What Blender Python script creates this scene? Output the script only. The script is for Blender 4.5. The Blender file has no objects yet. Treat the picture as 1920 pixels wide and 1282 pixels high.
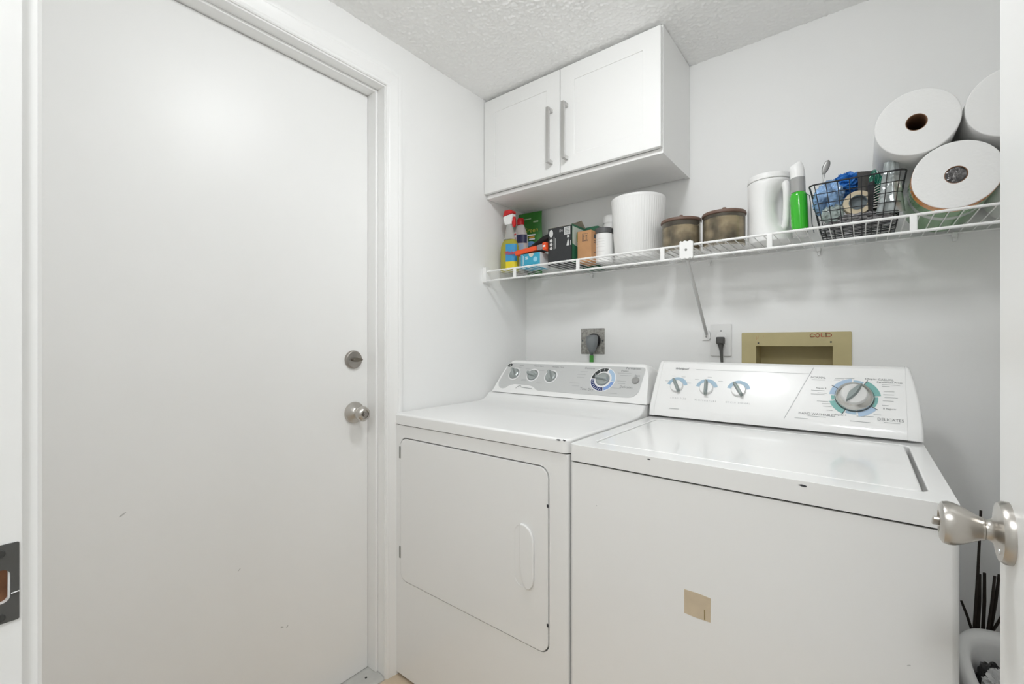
import bpy, bmesh, math, random
from mathutils import Vector, Matrix, noise
random.seed(7)
PI = math.pi
R = math.radians
scene = bpy.context.scene
C = scene.collection

# ------------------------------------------------------------------ camera, world, light level
cam_d = bpy.data.cameras.new('camera')
cam_d.sensor_width = 36.0
cam_d.lens = 836.5 / 1920 * 36.0
cam_d.shift_y = 3.0 / 1920
cam_d.clip_start = 0.01
cam = bpy.data.objects.new('camera', cam_d)
cam.location = (0, 0, 1.13)
cam.rotation_euler = (R(90), 0, R(38.15))
C.objects.link(cam)
scene.camera = cam
w = bpy.data.worlds.new('world')
scene.world = w
w.use_nodes = True
w.node_tree.nodes['Background'].inputs[0].default_value = (0.9, 0.95, 1.0, 1)
w.node_tree.nodes['Background'].inputs[1].default_value = 0.2
scene.view_settings.view_transform = 'Standard'
scene.view_settings.look = 'None'
scene.view_settings.gamma = 1
scene.view_settings.use_curve_mapping = False
scene.view_settings.exposure = 0.20
scene.cycles.max_bounces = 10
scene.cycles.diffuse_bounces = 8       # a small white room: light bounces many times
LAMP_W = 46.0         # room lamp (dome), watts per square metre emission factor
HALL_W = 42.0         # hall lamp

# ------------------------------------------------------------------ colours and materials
def lin(c):
    return tuple((x / 12.92 if x <= 0.04045 else ((x + 0.055) / 1.055) ** 2.4) for x in c)
def rgb(r, g, b):
    return lin((r / 255, g / 255, b / 255))
MATS = {}
def mat(name, col, rough=0.5, metal=0.0, coat=0.0, trans=0.0, ior=1.45, bump=0.0, bscale=200.0,
        var=0.0, vscale=8.0, alpha=1.0, emit=0.0, spec=0.5, bdetail=2.0, bdist=0.002):
    if name in MATS:
        return MATS[name]
    m = bpy.data.materials.new(name)
    m.use_nodes = True
    nt = m.node_tree
    b = nt.nodes['Principled BSDF']
    b.inputs['Base Color'].default_value = (*col, 1)
    b.inputs['Roughness'].default_value = rough
    b.inputs['Metallic'].default_value = metal
    b.inputs['Coat Weight'].default_value = coat
    b.inputs['Coat Roughness'].default_value = 0.05
    b.inputs['Transmission Weight'].default_value = trans
    b.inputs['IOR'].default_value = ior
    b.inputs['Alpha'].default_value = alpha
    b.inputs['Specular IOR Level'].default_value = spec
    if emit:
        b.inputs['Emission Color'].default_value = (*col, 1)
        b.inputs['Emission Strength'].default_value = emit
    tc = None
    if bump or var:
        tc = nt.nodes.new('ShaderNodeTexCoord')
    if var:
        n = nt.nodes.new('ShaderNodeTexNoise')
        n.inputs['Scale'].default_value = vscale
        n.inputs['Detail'].default_value = 4
        nt.links.new(tc.outputs['Object'], n.inputs['Vector'])
        rmp = nt.nodes.new('ShaderNodeMapRange')
        rmp.inputs['From Min'].default_value = 0.3
        rmp.inputs['From Max'].default_value = 0.7
        rmp.inputs['To Min'].default_value = 1 - var
        rmp.inputs['To Max'].default_value = 1 + var * 0.4
        nt.links.new(n.outputs['Fac'], rmp.inputs['Value'])
        mx = nt.nodes.new('ShaderNodeMix')
        mx.data_type = 'RGBA'
        mx.blend_type = 'MULTIPLY'
        mx.inputs['Factor'].default_value = 1
        mx.inputs['A'].default_value = (*col, 1)
        nt.links.new(rmp.outputs['Result'], mx.inputs['B'])
        nt.links.new(mx.outputs['Result'], b.inputs['Base Color'])
    if bump:
        n = nt.nodes.new('ShaderNodeTexNoise')
        n.inputs['Scale'].default_value = bscale
        n.inputs['Detail'].default_value = bdetail
        nt.links.new(tc.outputs['Object'], n.inputs['Vector'])
        bp = nt.nodes.new('ShaderNodeBump')
        bp.inputs['Strength'].default_value = bump
        bp.inputs['Distance'].default_value = bdist
        nt.links.new(n.outputs['Fac'], bp.inputs['Height'])
        nt.links.new(bp.outputs['Normal'], b.inputs['Normal'])
    MATS[name] = m
    return m

WALL = mat('wall_paint', (0.875, 0.876, 0.868), 0.55, bump=0.12, bscale=260, bdist=0.001)
CEIL = mat('ceiling_texture', (0.915, 0.916, 0.908), 0.9)
TRIM = mat('trim_paint', (0.88, 0.881, 0.873), 0.32, bump=0.05, bscale=60, bdist=0.001)
DOORP = mat('door_paint', (0.875, 0.876, 0.868), 0.38, bump=0.06, bscale=40, bdist=0.001, var=0.015, vscale=3)
ENAM = mat('appliance_enamel', (0.85, 0.851, 0.843), 0.22, coat=0.4, bump=0.015, bscale=90, bdist=0.0006)
ENAMD = mat('dryer_enamel', (0.84, 0.841, 0.833), 0.28, coat=0.3, bump=0.015, bscale=90, bdist=0.0006)
CONS = mat('console_plastic', (0.85, 0.85, 0.84), 0.32, coat=0.7)
CABW = mat('cabinet_white', (0.86, 0.86, 0.85), 0.3)
CABU = mat('cabinet_board', (0.86, 0.855, 0.845), 0.45)
GREYP = mat('grey_panel', rgb(196, 197, 196), 0.35)
NICKEL = mat('satin_nickel', rgb(196, 192, 186), 0.28, metal=1.0, bump=0.05, bscale=300, bdist=0.0005)
NICKELD = mat('dark_nickel', rgb(165, 160, 154), 0.32, metal=1.0)
CHROME = mat('chrome', rgb(215, 215, 215), 0.12, metal=1.0)
KNOBG = mat('knob_grey', rgb(168, 174, 173), 0.28, metal=0.5)
POINTG = mat('pointer_grey', rgb(140, 150, 148), 0.35)
WPLAST = mat('white_plastic', (0.85, 0.85, 0.84), 0.35)
WIRE = mat('white_vinyl_wire', (0.84, 0.84, 0.83), 0.3)
BLACK = mat('black_plastic', rgb(28, 28, 30), 0.4)
DARK = mat('dark_gap', rgb(60, 60, 58), 0.7)
DGREY = mat('dark_grey_plastic', rgb(88, 92, 94), 0.45)
INK = mat('ink_grey', rgb(120, 122, 122), 0.5)
INKL = mat('ink_light', rgb(170, 172, 172), 0.5)
INKD = mat('ink_dark', rgb(58, 60, 64), 0.5)
TEAL = mat('print_teal', rgb(120, 176, 170), 0.4)
LBLUE = mat('print_blue', rgb(168, 192, 216), 0.4)
STEELB = mat('print_steel_blue', rgb(160, 186, 204), 0.4)
MBLUE = mat('print_mid_blue', rgb(128, 158, 210), 0.4)
NAVY = mat('print_navy', rgb(36, 50, 104), 0.4)
CHAR = mat('print_charcoal', rgb(52, 56, 56), 0.4)
WHITE = mat('print_white', (0.82, 0.82, 0.82), 0.45)
TAN = mat('tan_box', rgb(190, 178, 134), 0.45, var=0.05, vscale=20)
REDI = mat('red_marker', rgb(190, 52, 44), 0.6)
REDF = mat('red_marker_faded', rgb(186, 130, 100), 0.6)
TAPE = mat('masking_tape', rgb(204, 188, 162), 0.6, var=0.08, vscale=40)
FLOORM = mat('floor_vinyl', rgb(206, 188, 164), 0.4, var=0.12, vscale=14)
SILL = mat('sill_paint', rgb(190, 190, 186), 0.4, var=0.1, vscale=30)
STRIKE = mat('strike_metal', rgb(96, 96, 94), 0.45, metal=0.6)
WOODR = mat('raw_wood', rgb(150, 104, 74), 0.7, var=0.35, vscale=60)
LAMPM = mat('lamp_glass', (0.965, 0.985, 1.0), 0.4, emit=LAMP_W)
HALLM = mat('hall_lamp_glass', (0.965, 0.985, 1.0), 0.4, emit=HALL_W)

# ------------------------------------------------------------------ geometry helpers
def frame(o, u, v):
    u = Vector(u).normalized(); v = Vector(v).normalized(); n = u.cross(v)
    return Matrix(((u.x, v.x, n.x, o[0]), (u.y, v.y, n.y, o[1]), (u.z, v.z, n.z, o[2]), (0, 0, 0, 1)))
def face_back(x, y, z): return frame((x, y, z), (1, 0, 0), (0, 0, 1))      # looks towards -Y
def face_left(x, y, z): return frame((x, y, z), (0, 1, 0), (0, 0, 1))      # looks towards +X
def face_right(x, y, z): return frame((x, y, z), (0, -1, 0), (0, 0, 1))    # looks towards -X
def face_up(x, y, z): return frame((x, y, z), (1, 0, 0), (0, 1, 0))
def face_down(x, y, z): return frame((x, y, z), (1, 0, 0), (0, -1, 0))
I4 = Matrix.Identity(4)

def rrect(u0, u1, v0, v1, r, n=5):
    pts = []
    for cx, cy, a in ((u1 - r, v0 + r, -90), (u1 - r, v1 - r, 0), (u0 + r, v1 - r, 90), (u0 + r, v0 + r, 180)):
        for i in range(n + 1):
            t = R(a + 90 * i / n)
            pts.append((cx + r * math.cos(t), cy + r * math.sin(t)))
    return pts
def circ(cx, cy, r, n=24, r2=None):
    r2 = r2 or r
    return [(cx + r * math.cos(2 * PI * i / n), cy + r2 * math.sin(2 * PI * i / n)) for i in range(n)]
def rect(u0, u1, v0, v1): return [(u0, v0), (u1, v0), (u1, v1), (u0, v1)]
def arc_band(cx, cy, r0, r1, a0, a1, n=10):
    p = [(cx + r1 * math.cos(R(a0 + (a1 - a0) * i / n)), cy + r1 * math.sin(R(a0 + (a1 - a0) * i / n))) for i in range(n + 1)]
    q = [(cx + r0 * math.cos(R(a0 + (a1 - a0) * i / n)), cy + r0 * math.sin(R(a0 + (a1 - a0) * i / n))) for i in range(n + 1)]
    return p + q[::-1]

class G:
    def __init__(s): s.bm = bmesh.new()
    def faces(s, vs, fs, M=I4):
        v = [s.bm.verts.new(M @ Vector(p)) for p in vs]
        for f in fs:
            try: s.bm.faces.new([v[i] for i in f])
            except ValueError: pass
        return v
    def box(s, x0, x1, y0, y1, z0, z1, M=I4):
        s.faces([(x0, y0, z0), (x1, y0, z0), (x1, y1, z0), (x0, y1, z0), (x0, y0, z1), (x1, y0, z1), (x1, y1, z1), (x0, y1, z1)],
                [(0, 3, 2, 1), (4, 5, 6, 7), (0, 1, 5, 4), (1, 2, 6, 5), (2, 3, 7, 6), (3, 0, 4, 7)], M)
        return s
    def plate(s, loops, n0, n1, M=I4):
        t = bmesh.new()
        for lp in loops:
            v = [t.verts.new((p[0], p[1], n0)) for p in lp]
            for i in range(len(v)): t.edges.new((v[i], v[(i + 1) % len(v)]))
        if len(loops) == 1: t.faces.new(t.verts[:])
        else: bmesh.ops.triangle_fill(t, use_beauty=True, use_dissolve=False, edges=t.edges[:])
        if n1 != n0:
            r = bmesh.ops.extrude_face_region(t, geom=t.faces[:])
            bmesh.ops.translate(t, verts=[g for g in r['geom'] if isinstance(g, bmesh.types.BMVert)], vec=(0, 0, n1 - n0))
            bmesh.ops.recalc_face_normals(t, faces=t.faces[:])
        else:
            for f in t.faces:
                f.normal_update()
                if f.normal.z < 0: f.normal_flip()
        t.transform(M)
        s.merge(t)
        return s
    def merge(s, t):
        t.verts.index_update()
        m = {v.index: s.bm.verts.new(v.co) for v in t.verts}
        for f in t.faces:
            try: s.bm.faces.new([m[v.index] for v in f.verts])
            except ValueError: pass
        t.free()
    def prism(s, prof, x0, x1):
        # profile in (Y, Z); x0, x1 numbers or functions of z
        f0 = x0 if callable(x0) else (lambda z: x0)
        f1 = x1 if callable(x1) else (lambda z: x1)
        n = len(prof)
        vs = [(f0(z), y, z) for y, z in prof] + [(f1(z), y, z) for y, z in prof]
        s.faces(vs, [tuple(range(n)), tuple(range(2 * n - 1, n - 1, -1))] +
                [(i, i + n, (i + 1) % n + n, (i + 1) % n) for i in range(n)])
        bmesh.ops.recalc_face_normals(s.bm, faces=s.bm.faces[:])
        return s
    def lathe(s, prof, seg=32, M=I4, sx=1.0, sy=1.0, mod=None):
        rings = []
        vs = []; fs = []
        for r, z in prof:
            if r < 1e-6:
                rings.append([len(vs)]); vs.append((0, 0, z))
            else:
                rings.append(list(range(len(vs), len(vs) + seg)))
                for i in range(seg):
                    a = 2 * PI * i / seg
                    q = r * (mod(a, z) if mod else 1)
                    vs.append((q * sx * math.cos(a), q * sy * math.sin(a), z))
        for a, b in zip(rings, rings[1:]):
            for i in range(seg):
                j = (i + 1) % seg
                if len(a) == 1 and len(b) == 1: continue
                if len(a) == 1: fs.append((a[0], b[j], b[i])[::-1])
                elif len(b) == 1: fs.append((a[i], a[j], b[0]))
                else: fs.append((a[i], a[j], b[j], b[i]))
        s.faces(vs, fs, M)
        return s
    def tube(s, pts, r, seg=8, closed=False, flat=1.0):
        pts = [Vector(p) for p in pts]
        n = len(pts)
        rs = r if isinstance(r, (list, tuple)) else [r] * n
        up = Vector((0, 0, 1))
        rings = []; vs = []
        prev = None
        for i, p in enumerate(pts):
            a = pts[(i - 1) % n] if (closed or i > 0) else p
            b = pts[(i + 1) % n] if (closed or i < n - 1) else p
            t = (b - a).normalized()
            if prev is None:
                x = t.cross(up)
                if x.length < 1e-3: x = t.cross(Vector((1, 0, 0)))
                x.normalize()
            else:
                x = prev - t * prev.dot(t)
                x.normalize()
            prev = x
            y = t.cross(x)
            rings.append(range(len(vs), len(vs) + seg))
            for k in range(seg):
                q = 2 * PI * k / seg
                vs.append(p + x * (rs[i] * math.cos(q)) + y * (rs[i] * flat * math.sin(q)))
        fs = []
        m = n if closed else n - 1
        for i in range(m):
            a, b = rings[i], rings[(i + 1) % n]
            for k in range(seg):
                j = (k + 1) % seg
                fs.append((a[k], a[j], b[j], b[k]))
        if not closed:
            fs.append(tuple(rings[0])[::-1]); fs.append(tuple(rings[-1]))
        s.faces(vs, fs)
        bmesh.ops.recalc_face_normals(s.bm, faces=s.bm.faces[:])
        return s
    def loft(s, loops, cap=True):
        n = len(loops[0])
        vs = [p for l in loops for p in l]
        fs = []
        for i in range(len(loops) - 1):
            for k in range(n):
                j = (k + 1) % n
                fs.append((i * n + k, i * n + j, (i + 1) * n + j, (i + 1) * n + k))
        if cap:
            fs.append(tuple(range(n))[::-1]); fs.append(tuple(range((len(loops) - 1) * n, len(loops) * n)))
        s.faces(vs, fs)
        bmesh.ops.recalc_face_normals(s.bm, faces=s.bm.faces[:])
        return s
    def blob(s, c, size, amp=0.25, freq=2.2, seed=0, sub=4, M=None, crease=False):
        t = bmesh.new()
        bmesh.ops.create_icosphere(t, subdivisions=sub, radius=1)
        off = Vector((seed * 3.7, seed * 1.3, -seed * 2.1))
        for v in t.verts:
            d = v.co.copy()
            nz = noise.fractal(d * freq + off, 0.8, 2.1, 3)
            if crease: nz = 0.5 - abs(nz) * 1.6
            v.co = Vector((d.x * size[0], d.y * size[1], d.z * size[2])) * (1 + amp * nz)
        if M: t.transform(M)
        bmesh.ops.translate(t, verts=t.verts[:], vec=Vector(c))
        s.merge(t)
        return s
    def bevel(s, w, seg=2, ang=40, sel=None):
        s.bm.normal_update()
        es = []
        for e in s.bm.edges:
            if len(e.link_faces) == 2 and e.calc_face_angle(0) > R(ang):
                if sel is None or sel(e): es.append(e)
        if es:
            bmesh.ops.bevel(s.bm, geom=es, offset=w, offset_type='OFFSET', segments=seg, profile=0.5, affect='EDGES', clamp_overlap=True)
        return s

WO = {}
def world(o): return WO.get(o.name, Vector((0, 0, 0)))
def put(o, parent, pos):
    pos = Vector(pos)
    C.objects.link(o)
    WO[o.name] = pos
    if parent is not None:
        o.parent = parent
        o.location = pos - world(parent)
    else:
        o.location = pos
    return o
def obj(name, g, m, parent=None, smooth=50, org=None, wn=True):
    bm = g.bm
    bm.normal_update()
    vs = bm.verts
    lo = Vector((min(v.co.x for v in vs), min(v.co.y for v in vs), min(v.co.z for v in vs)))
    hi = Vector((max(v.co.x for v in vs), max(v.co.y for v in vs), max(v.co.z for v in vs)))
    if org is None:
        org = (lo + hi) / 2
        if parent is None: org.z = lo.z
    org = Vector(org)
    bmesh.ops.translate(bm, verts=bm.verts[:], vec=-org)
    me = bpy.data.meshes.new(name)
    bm.to_mesh(me); bm.free()
    me.materials.append(m)
    o = bpy.data.objects.new(name, me)
    if smooth:
        me.shade_smooth()
        me.set_sharp_from_angle(angle=R(smooth))
        if wn:
            md = o.modifiers.new('normals', 'WEIGHTED_NORMAL'); md.keep_sharp = True
    return put(o, parent, org)
def tag(o, label, cat, group=None):
    o['label'] = label; o['category'] = cat
    if group: o['group'] = group
    return o
def thing(name, label, cat, loc, group=None):
    o = bpy.data.objects.new(name, None)
    o.empty_display_size = 0.05
    put(o, None, loc)
    return tag(o, label, cat, group)
def struct(o):
    o['kind'] = 'structure'
    return o
def copy_part(o, parent, pos):
    c = o.copy()
    put(c, parent, pos)
    return c
def text(s, size, M, m, parent, name='lettering', align='CENTER', sx=1.0, space=1.0, shear=0.0, bold=0.0):
    cu = bpy.data.curves.new('t', 'FONT')
    cu.body = s; cu.size = size; cu.align_x = align; cu.align_y = 'CENTER'
    cu.space_character = space; cu.shear = shear; cu.offset = bold; cu.resolution_u = 2
    t = bpy.data.objects.new('t', cu)
    C.objects.link(t)
    dg = bpy.context.evaluated_depsgraph_get()
    me = bpy.data.meshes.new_from_object(t.evaluated_get(dg))
    bpy.data.objects.remove(t); bpy.data.curves.remove(cu)
    g = G(); g.bm.from_mesh(me); bpy.data.meshes.remove(me)
    g.bm.transform(M @ Matrix.Diagonal((sx, 1, 1, 1)))
    return obj(name, g, m, parent, smooth=0)
def flat(name, loops, M, m, parent, n=0.0004):
    g = G(); g.plate(loops, 0, n, M)
    return obj(name, g, m, parent, smooth=0)
def stroke(g, pts, wdt, M, n=0.0004):
    # thin ribbon along 2-D points
    for (a, b), (c, d) in zip(pts, pts[1:]):
        dx, dy = c - a, d - b
        L = math.hypot(dx, dy) or 1
        ox, oy = -dy / L * wdt / 2, dx / L * wdt / 2
        ex, ey = dx / L * wdt / 2, dy / L * wdt / 2
        g.faces([(a + ox - ex, b + oy - ey, n), (a - ox - ex, b - oy - ey, n), (c - ox + ex, d - oy + ey, n), (c + ox + ex, d + oy + ey, n)], [(0, 1, 2, 3)], M)

# ------------------------------------------------------------------ the room
XL, XR, YF, YB, ZC = -1.268, 0.410, 0.040, 1.726, 2.1692
FR0 = YF - 0.115                       # hall side of the front wall
g = G(); g.box(-1.6, 1.5, FR0, 1.9, -0.08, 0)
struct(obj('floor', g, FLOORM, smooth=0))
g = G(); g.box(-1.6, 1.5, -1.7, FR0, -0.08, 0)
struct(obj('floor_hall', g, mat('hall_bounce_grey', rgb(205, 202, 196), 0.4, var=0.06, vscale=5), smooth=0))  # unseen floor, its pale grey chosen so the bounced light stays neutral
# sprayed texture on the ceiling: a fine relief of small blobs over a slab
nx, ny = 500, 505
vs, fs = [], []
for j in range(ny + 1):
    for i in range(nx + 1):
        x = XL - 0.01 + (XR - XL + 0.02) * i / nx
        y = YF - 0.01 + (YB - YF + 0.02) * j / ny
        q = noise.noise(Vector((x * 125, y * 125, 0.3))) + 0.5 * noise.noise(Vector((x * 240, y * 240, 4.1)))
        vs.append((x, y, ZC - 0.0003 - 0.0042 * max(0.0, min(1.0, 0.15 + q))))
for j in range(ny):
    for i in range(nx):
        a = j * (nx + 1) + i
        fs.append((a, a + nx + 1, a + nx + 2, a + 1))
me = bpy.data.meshes.new('ceiling')
me.from_pydata(vs, [], fs)
me.materials.append(CEIL)
me.shade_smooth()
struct(put(bpy.data.objects.new('ceiling', me), None, (0, 0, 0)))
g = G(); g.box(-1.6, 1.5, -1.7, 1.9, ZC, ZC + 0.08)
struct(obj('ceiling_slab', g, mat('slab_paint', (0.88, 0.88, 0.87), 0.9), smooth=0))
# back wall with the hole of the washer supply box
g = G(); g.plate([rect(XL - 0.12, XR + 0.12, 0, ZC), rect(-0.289, -0.071, 0.965, 1.1235)], 0, -0.14, face_back(0, YB, 0))
struct(obj('wall_back', g, WALL, smooth=0))
# left wall with the opening of the exterior door
DY0, DY1, DZ = 0.068, 0.930, 2.010
g = G(); g.plate([[(YF - 0.12, 0), (DY0, 0), (DY0, DZ), (DY1, DZ), (DY1, 0), (YB, 0), (YB, ZC), (YF - 0.12, ZC)]], 0, -0.12, face_left(XL, 0, 0))
struct(obj('wall_left', g, WALL, smooth=0))
g = G(); g.box(XR, XR + 0.12, YF, YB, 0, ZC)
struct(obj('wall_right', g, WALL, smooth=0))
# front wall with the doorway the camera stands in
JX0, JX1, JZ = -0.55, 0.165, 2.03
g = G(); g.plate([[(-1.5, 0), (JX0 - 0.02, 0), (JX0 - 0.02, JZ + 0.02), (JX1 + 0.02, JZ + 0.02), (JX1 + 0.02, 0), (1.4, 0), (1.4, ZC), (-1.5, ZC)]], 0, 0.115, face_back(0, YF, 0))
struct(obj('wall_front', g, WALL, smooth=0))
# hall behind the doorway
g = G(); g.box(-1.5, -1.4, -1.6, FR0, 0, ZC); struct(obj('wall_hall_left', g, WALL, smooth=0))
g = G(); g.box(1.3, 1.4, -1.6, FR0, 0, ZC); struct(obj('wall_hall_right', g, WALL, smooth=0))
g = G(); g.box(-1.5, 1.4, -1.7, -1.6, 0, ZC); struct(obj('wall_hall_rear', g, WALL, smooth=0))

# lamps: flush domes on both ceilings
def dome(name, label, x, y, r, m):
    t = thing(name, label, 'lamp', (x, y, ZC - 0.09))
    g = G(); g.lathe([(0, 0), (r + 0.012, 0), (r + 0.012, -0.018), (r - 0.004, -0.022), (0, -0.022)], 40, face_up(x, y, ZC))
    obj('base', g, WPLAST, t)
    g = G(); g.lathe([(r - 0.006, -0.022), (r - 0.002, -0.035), (r * 0.85, -0.058), (r * 0.55, -0.078), (r * 0.25, -0.087), (0, -0.09)], 40, face_up(x, y, ZC))
    obj('shade', g, m, t)
dome('ceiling_lamp', 'round white dome lamp on the laundry room ceiling', -0.44, 0.72, 0.110, LAMPM)
dome('ceiling_lamp', 'round white dome lamp on the hall ceiling behind the doorway', 0.0, -0.45, 0.15, HALLM)

# ------------------------------------------------------------------ exterior door, frame and sill (left wall)
SX = -1.344
g = G(); g.box(SX - 0.044, SX, 0.092, 0.9045, 0.0145, 1.9835)
g.bevel(0.0015, 1)
door1 = struct(obj('door_1', g, DOORP))
def scuff(parent, M, u, v, a, b, seed, ang=0):
    rnd = random.Random(seed)
    pts = []
    for i in range(10):
        t = 2 * PI * i / 10
        k = 0.6 + 0.4 * rnd.random()
        x, y = a * k * math.cos(t), b * k * math.sin(t)
        pts.append((u + x * math.cos(ang) - y * math.sin(ang), v + x * math.sin(ang) + y * math.cos(ang)))
    flat('scuff_mark', [pts], M, mat('scuff_grey', (0.55, 0.55, 0.54), 0.6), parent, 0.0003)
FD = face_left(SX, 0, 0)
for u, v, a, b, sd, an in ((0.255, 0.735, 0.010, 0.0022, 1, 0.5), (0.50, 0.51, 0.005, 0.0015, 2, 0.8), (0.615, 0.295, 0.007, 0.003, 3, -0.4), (0.63, 0.29, 0.006, 0.002, 4, 0.9)):
    scuff(door1, FD, u, v, a, b, sd, an)
# dead bolt
M = face_left(SX, 0.8477, 1.0763)
g = G(); g.lathe([(0.031, 0), (0.031, 0.004), (0.029, 0.008), (0.026, 0.010), (0, 0.0105)], 36, M)
db = obj('deadbolt', g, NICKELD, door1, smooth=40)
g = G(); g.plate([[(-0.014, -0.003), (0.0, -0.0075), (0.018, -0.0045), (0.023, 0), (0.018, 0.0045), (0, 0.0075), (-0.014, 0.003)]], 0.010, 0.026, M)
g.bevel(0.002, 2)
obj('thumb_turn', g, mat('darker_nickel', rgb(128, 122, 112), 0.35, metal=0.9), db)  # nickel made darker than the plate so the turn stands out
# knob
M = face_left(SX, 0.8517, 0.8987)
g = G(); g.lathe([(0.036, 0), (0.036, 0.004), (0.034, 0.008), (0.026, 0.011), (0.018, 0.014), (0.0125, 0.020), (0.0115, 0.026), (0.015, 0.032), (0.021, 0.038),
                  (0.0245, 0.046), (0.0245, 0.054), (0.021, 0.061), (0.015, 0.0645), (0.0135, 0.064), (0.0125, 0.060), (0, 0.060)], 40, M)
kn = obj('door_knob', g, NICKEL, door1, smooth=40)
g = G(); g.lathe([(0.0085, 0.060), (0.0085, 0.066), (0.0075, 0.067), (0, 0.067)], 20, M); g.box(-0.007, 0.007, -0.0017, 0.0017, 0.066, 0.071, M)
obj('lock_button', g, NICKELD, kn)
g = G(); g.lathe([(0.0035, 0.0085), (0.0035, 0.0105), (0, 0.0105)], 12, M @ Matrix.Translation((-0.022, -0.004, 0)))
obj('screw', g, CHROME, kn)

# frame: stop, jamb, casing
def door_frame():
    g = G()
    # jamb with stop, right side
    g.box(SX - 0.05, -1.3006, 0.9052, 0.9147, 0.013, 1.9945)
    g.box(SX - 0.05, -1.3006, 0.083, 0.0915, 0.013, 1.9945)
    g.box(SX - 0.05, -1.3006, 0.0915, 0.9052, 1.985, 1.9945)
    g.bevel(0.002, 2)
    st = struct(obj('trim_1', g, TRIM))
    g = G()
    g.box(SX - 0.05, XL + 0.004, 0.9147, 0.930, 0.0, 2.01); g.box(SX - 0.05, XL + 0.004, 0.068, 0.083, 0.0, 2.01); g.box(SX - 0.05, XL + 0.004, 0.083, 0.9147, 1.9945, 2.01)
    obj('jamb', g, TRIM, st, smooth=0)
    return st
frame1 = door_frame()
def casing_loft(prof, path, name, parent):
    # profile: (across, proud); path points with outward 'across' direction given as mitre corners, on the left wall
    loops = []
    for (yy, zz, dy, dz) in path:
        loops.append([(XL + p, yy + a * dy, zz + a * dz) for a, p in prof])
    g = G(); g.loft(loops)
    return obj(name, g, TRIM, parent, smooth=25)
cprof = [(0, -0.002), (0, 0.008), (0.003, 0.0105), (0.010, 0.0105), (0.013, 0.012), (0.022, 0.0125), (0.034, 0.015), (0.041, 0.0165), (0.045, 0.0155), (0.049, 0.0165), (0.055, 0.017), (0.060, 0.0155), (0.061, -0.002)]
a0, a1, az = 0.0775, 0.9195, 1.9995
casing_loft(cprof, [(a1, 0.0, 1, 0), (a1, az, 1, 1)], 'side_casing', frame1)
casing_loft(cprof, [(a1, az, 1, 1), (a0, az, -0.6, 1)], 'head_casing', frame1)
casing_loft(cprof, [(a0, az, -0.6, 1), (a0, 0.0, -0.6, 0)], 'side_casing', frame1)
# sill
g = G()
pts = [(SX - 0.05, 0), (-1.262, 0), (-1.262, 0.004), (-1.268, 0.009), (-1.276, 0.012), (SX, 0.0135), (SX - 0.05, 0.0135)]
g.loft([[(x, 0.0915, z) for x, z in pts], [(x, 0.9135, z) for x, z in pts]])
sill = struct(obj('trim_2', g, SILL, smooth=20))
for yy in (0.3, 0.6, 0.872):
    g = G(); g.lathe([(0.004, 0), (0.0035, 0.0008), (0, 0.0009)], 12, face_up(-1.306, yy, 0.0128)); obj('screw', g, DARK, sill)

# ------------------------------------------------------------------ doorway the camera looks through: left jamb with strike plate, casings
g = G()
hole = rrect(0.0065, 0.0325, 0.9155, 0.9475, 0.004, 4)
g.plate([rect(FR0, YF, 0, JZ), hole], 0, -0.02, face_left(JX0, 0, 0))
g.box(JX1, JX1 + 0.02, FR0, YF, 0, JZ); g.box(JX0 - 0.02, JX1 + 0.02, FR0, YF, JZ, JZ + 0.02)
jamb = struct(obj('trim_3', g, TRIM, smooth=0))
g = G(); g.box(JX0 - 0.02, JX0 - 0.013, 0.004, 0.036, 0.911, 0.952); obj('latch_pocket', g, WOODR, jamb, smooth=0)
g = G(); g.box(JX0, JX0 + 0.011, -0.045, -0.003, 0, JZ - 0.011); g.box(JX1 - 0.011, JX1, -0.045, -0.003, 0, JZ - 0.011); g.box(JX0, JX1, -0.045, -0.003, JZ - 0.011, JZ); g.bevel(0.002, 1)
obj('door_stop', g, TRIM, jamb)
g = G(); g.plate([rrect(0.002, 0.0385, 0.9025, 0.9665, 0.001, 2), rrect(0.0085, 0.0335, 0.9185, 0.946, 0.005, 5)], 0, 0.0012, face_left(JX0, 0, 0)); g.bevel(0.0003, 1)
sp = obj('strike_plate', g, STRIKE, jamb)
for zz in (0.9075, 0.9595):
    g = G(); g.lathe([(0.0035, 0.0012), (0.003, 0.0022), (0, 0.0024)], 12, face_left(JX0, 0.0275, zz)); obj('screw', g, DARK, sp)
g = G(); g.tube([(JX0 + 0.0016, 0.034, 0.9252), (JX0 + 0.0016, 0.0385, 0.9258)], 0.0006, 4); obj('scratch', g, CHROME, sp, smooth=0)
# room-side casing of the doorway
dprof = [(0.0, 0.0), (0.0, 0.0095), (0.004, 0.0125), (0.012, 0.0128), (0.03, 0.015), (0.05, 0.0165), (0.057, 0.0155), (0.057, 0.0)]
g = G(); g.loft([[(JX0 - 0.006 - a, YF + p, z) for a, p in dprof] for z in (0, JZ + 0.01)]); obj('side_casing', g, TRIM, jamb, smooth=25)
g = G(); g.loft([[(JX1 + 0.030 + a * 0.8, YF + p, z) for a, p in dprof] for z in (0, JZ + 0.01)]); obj('side_casing', g, TRIM, jamb, smooth=25)
g = G(); g.loft([[(x, YF + p, JZ + 0.01 + a) for a, p in dprof] for x in (JX0 - 0.063, JX1 + 0.075)]); obj('head_casing', g, TRIM, jamb, smooth=25)

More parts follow.
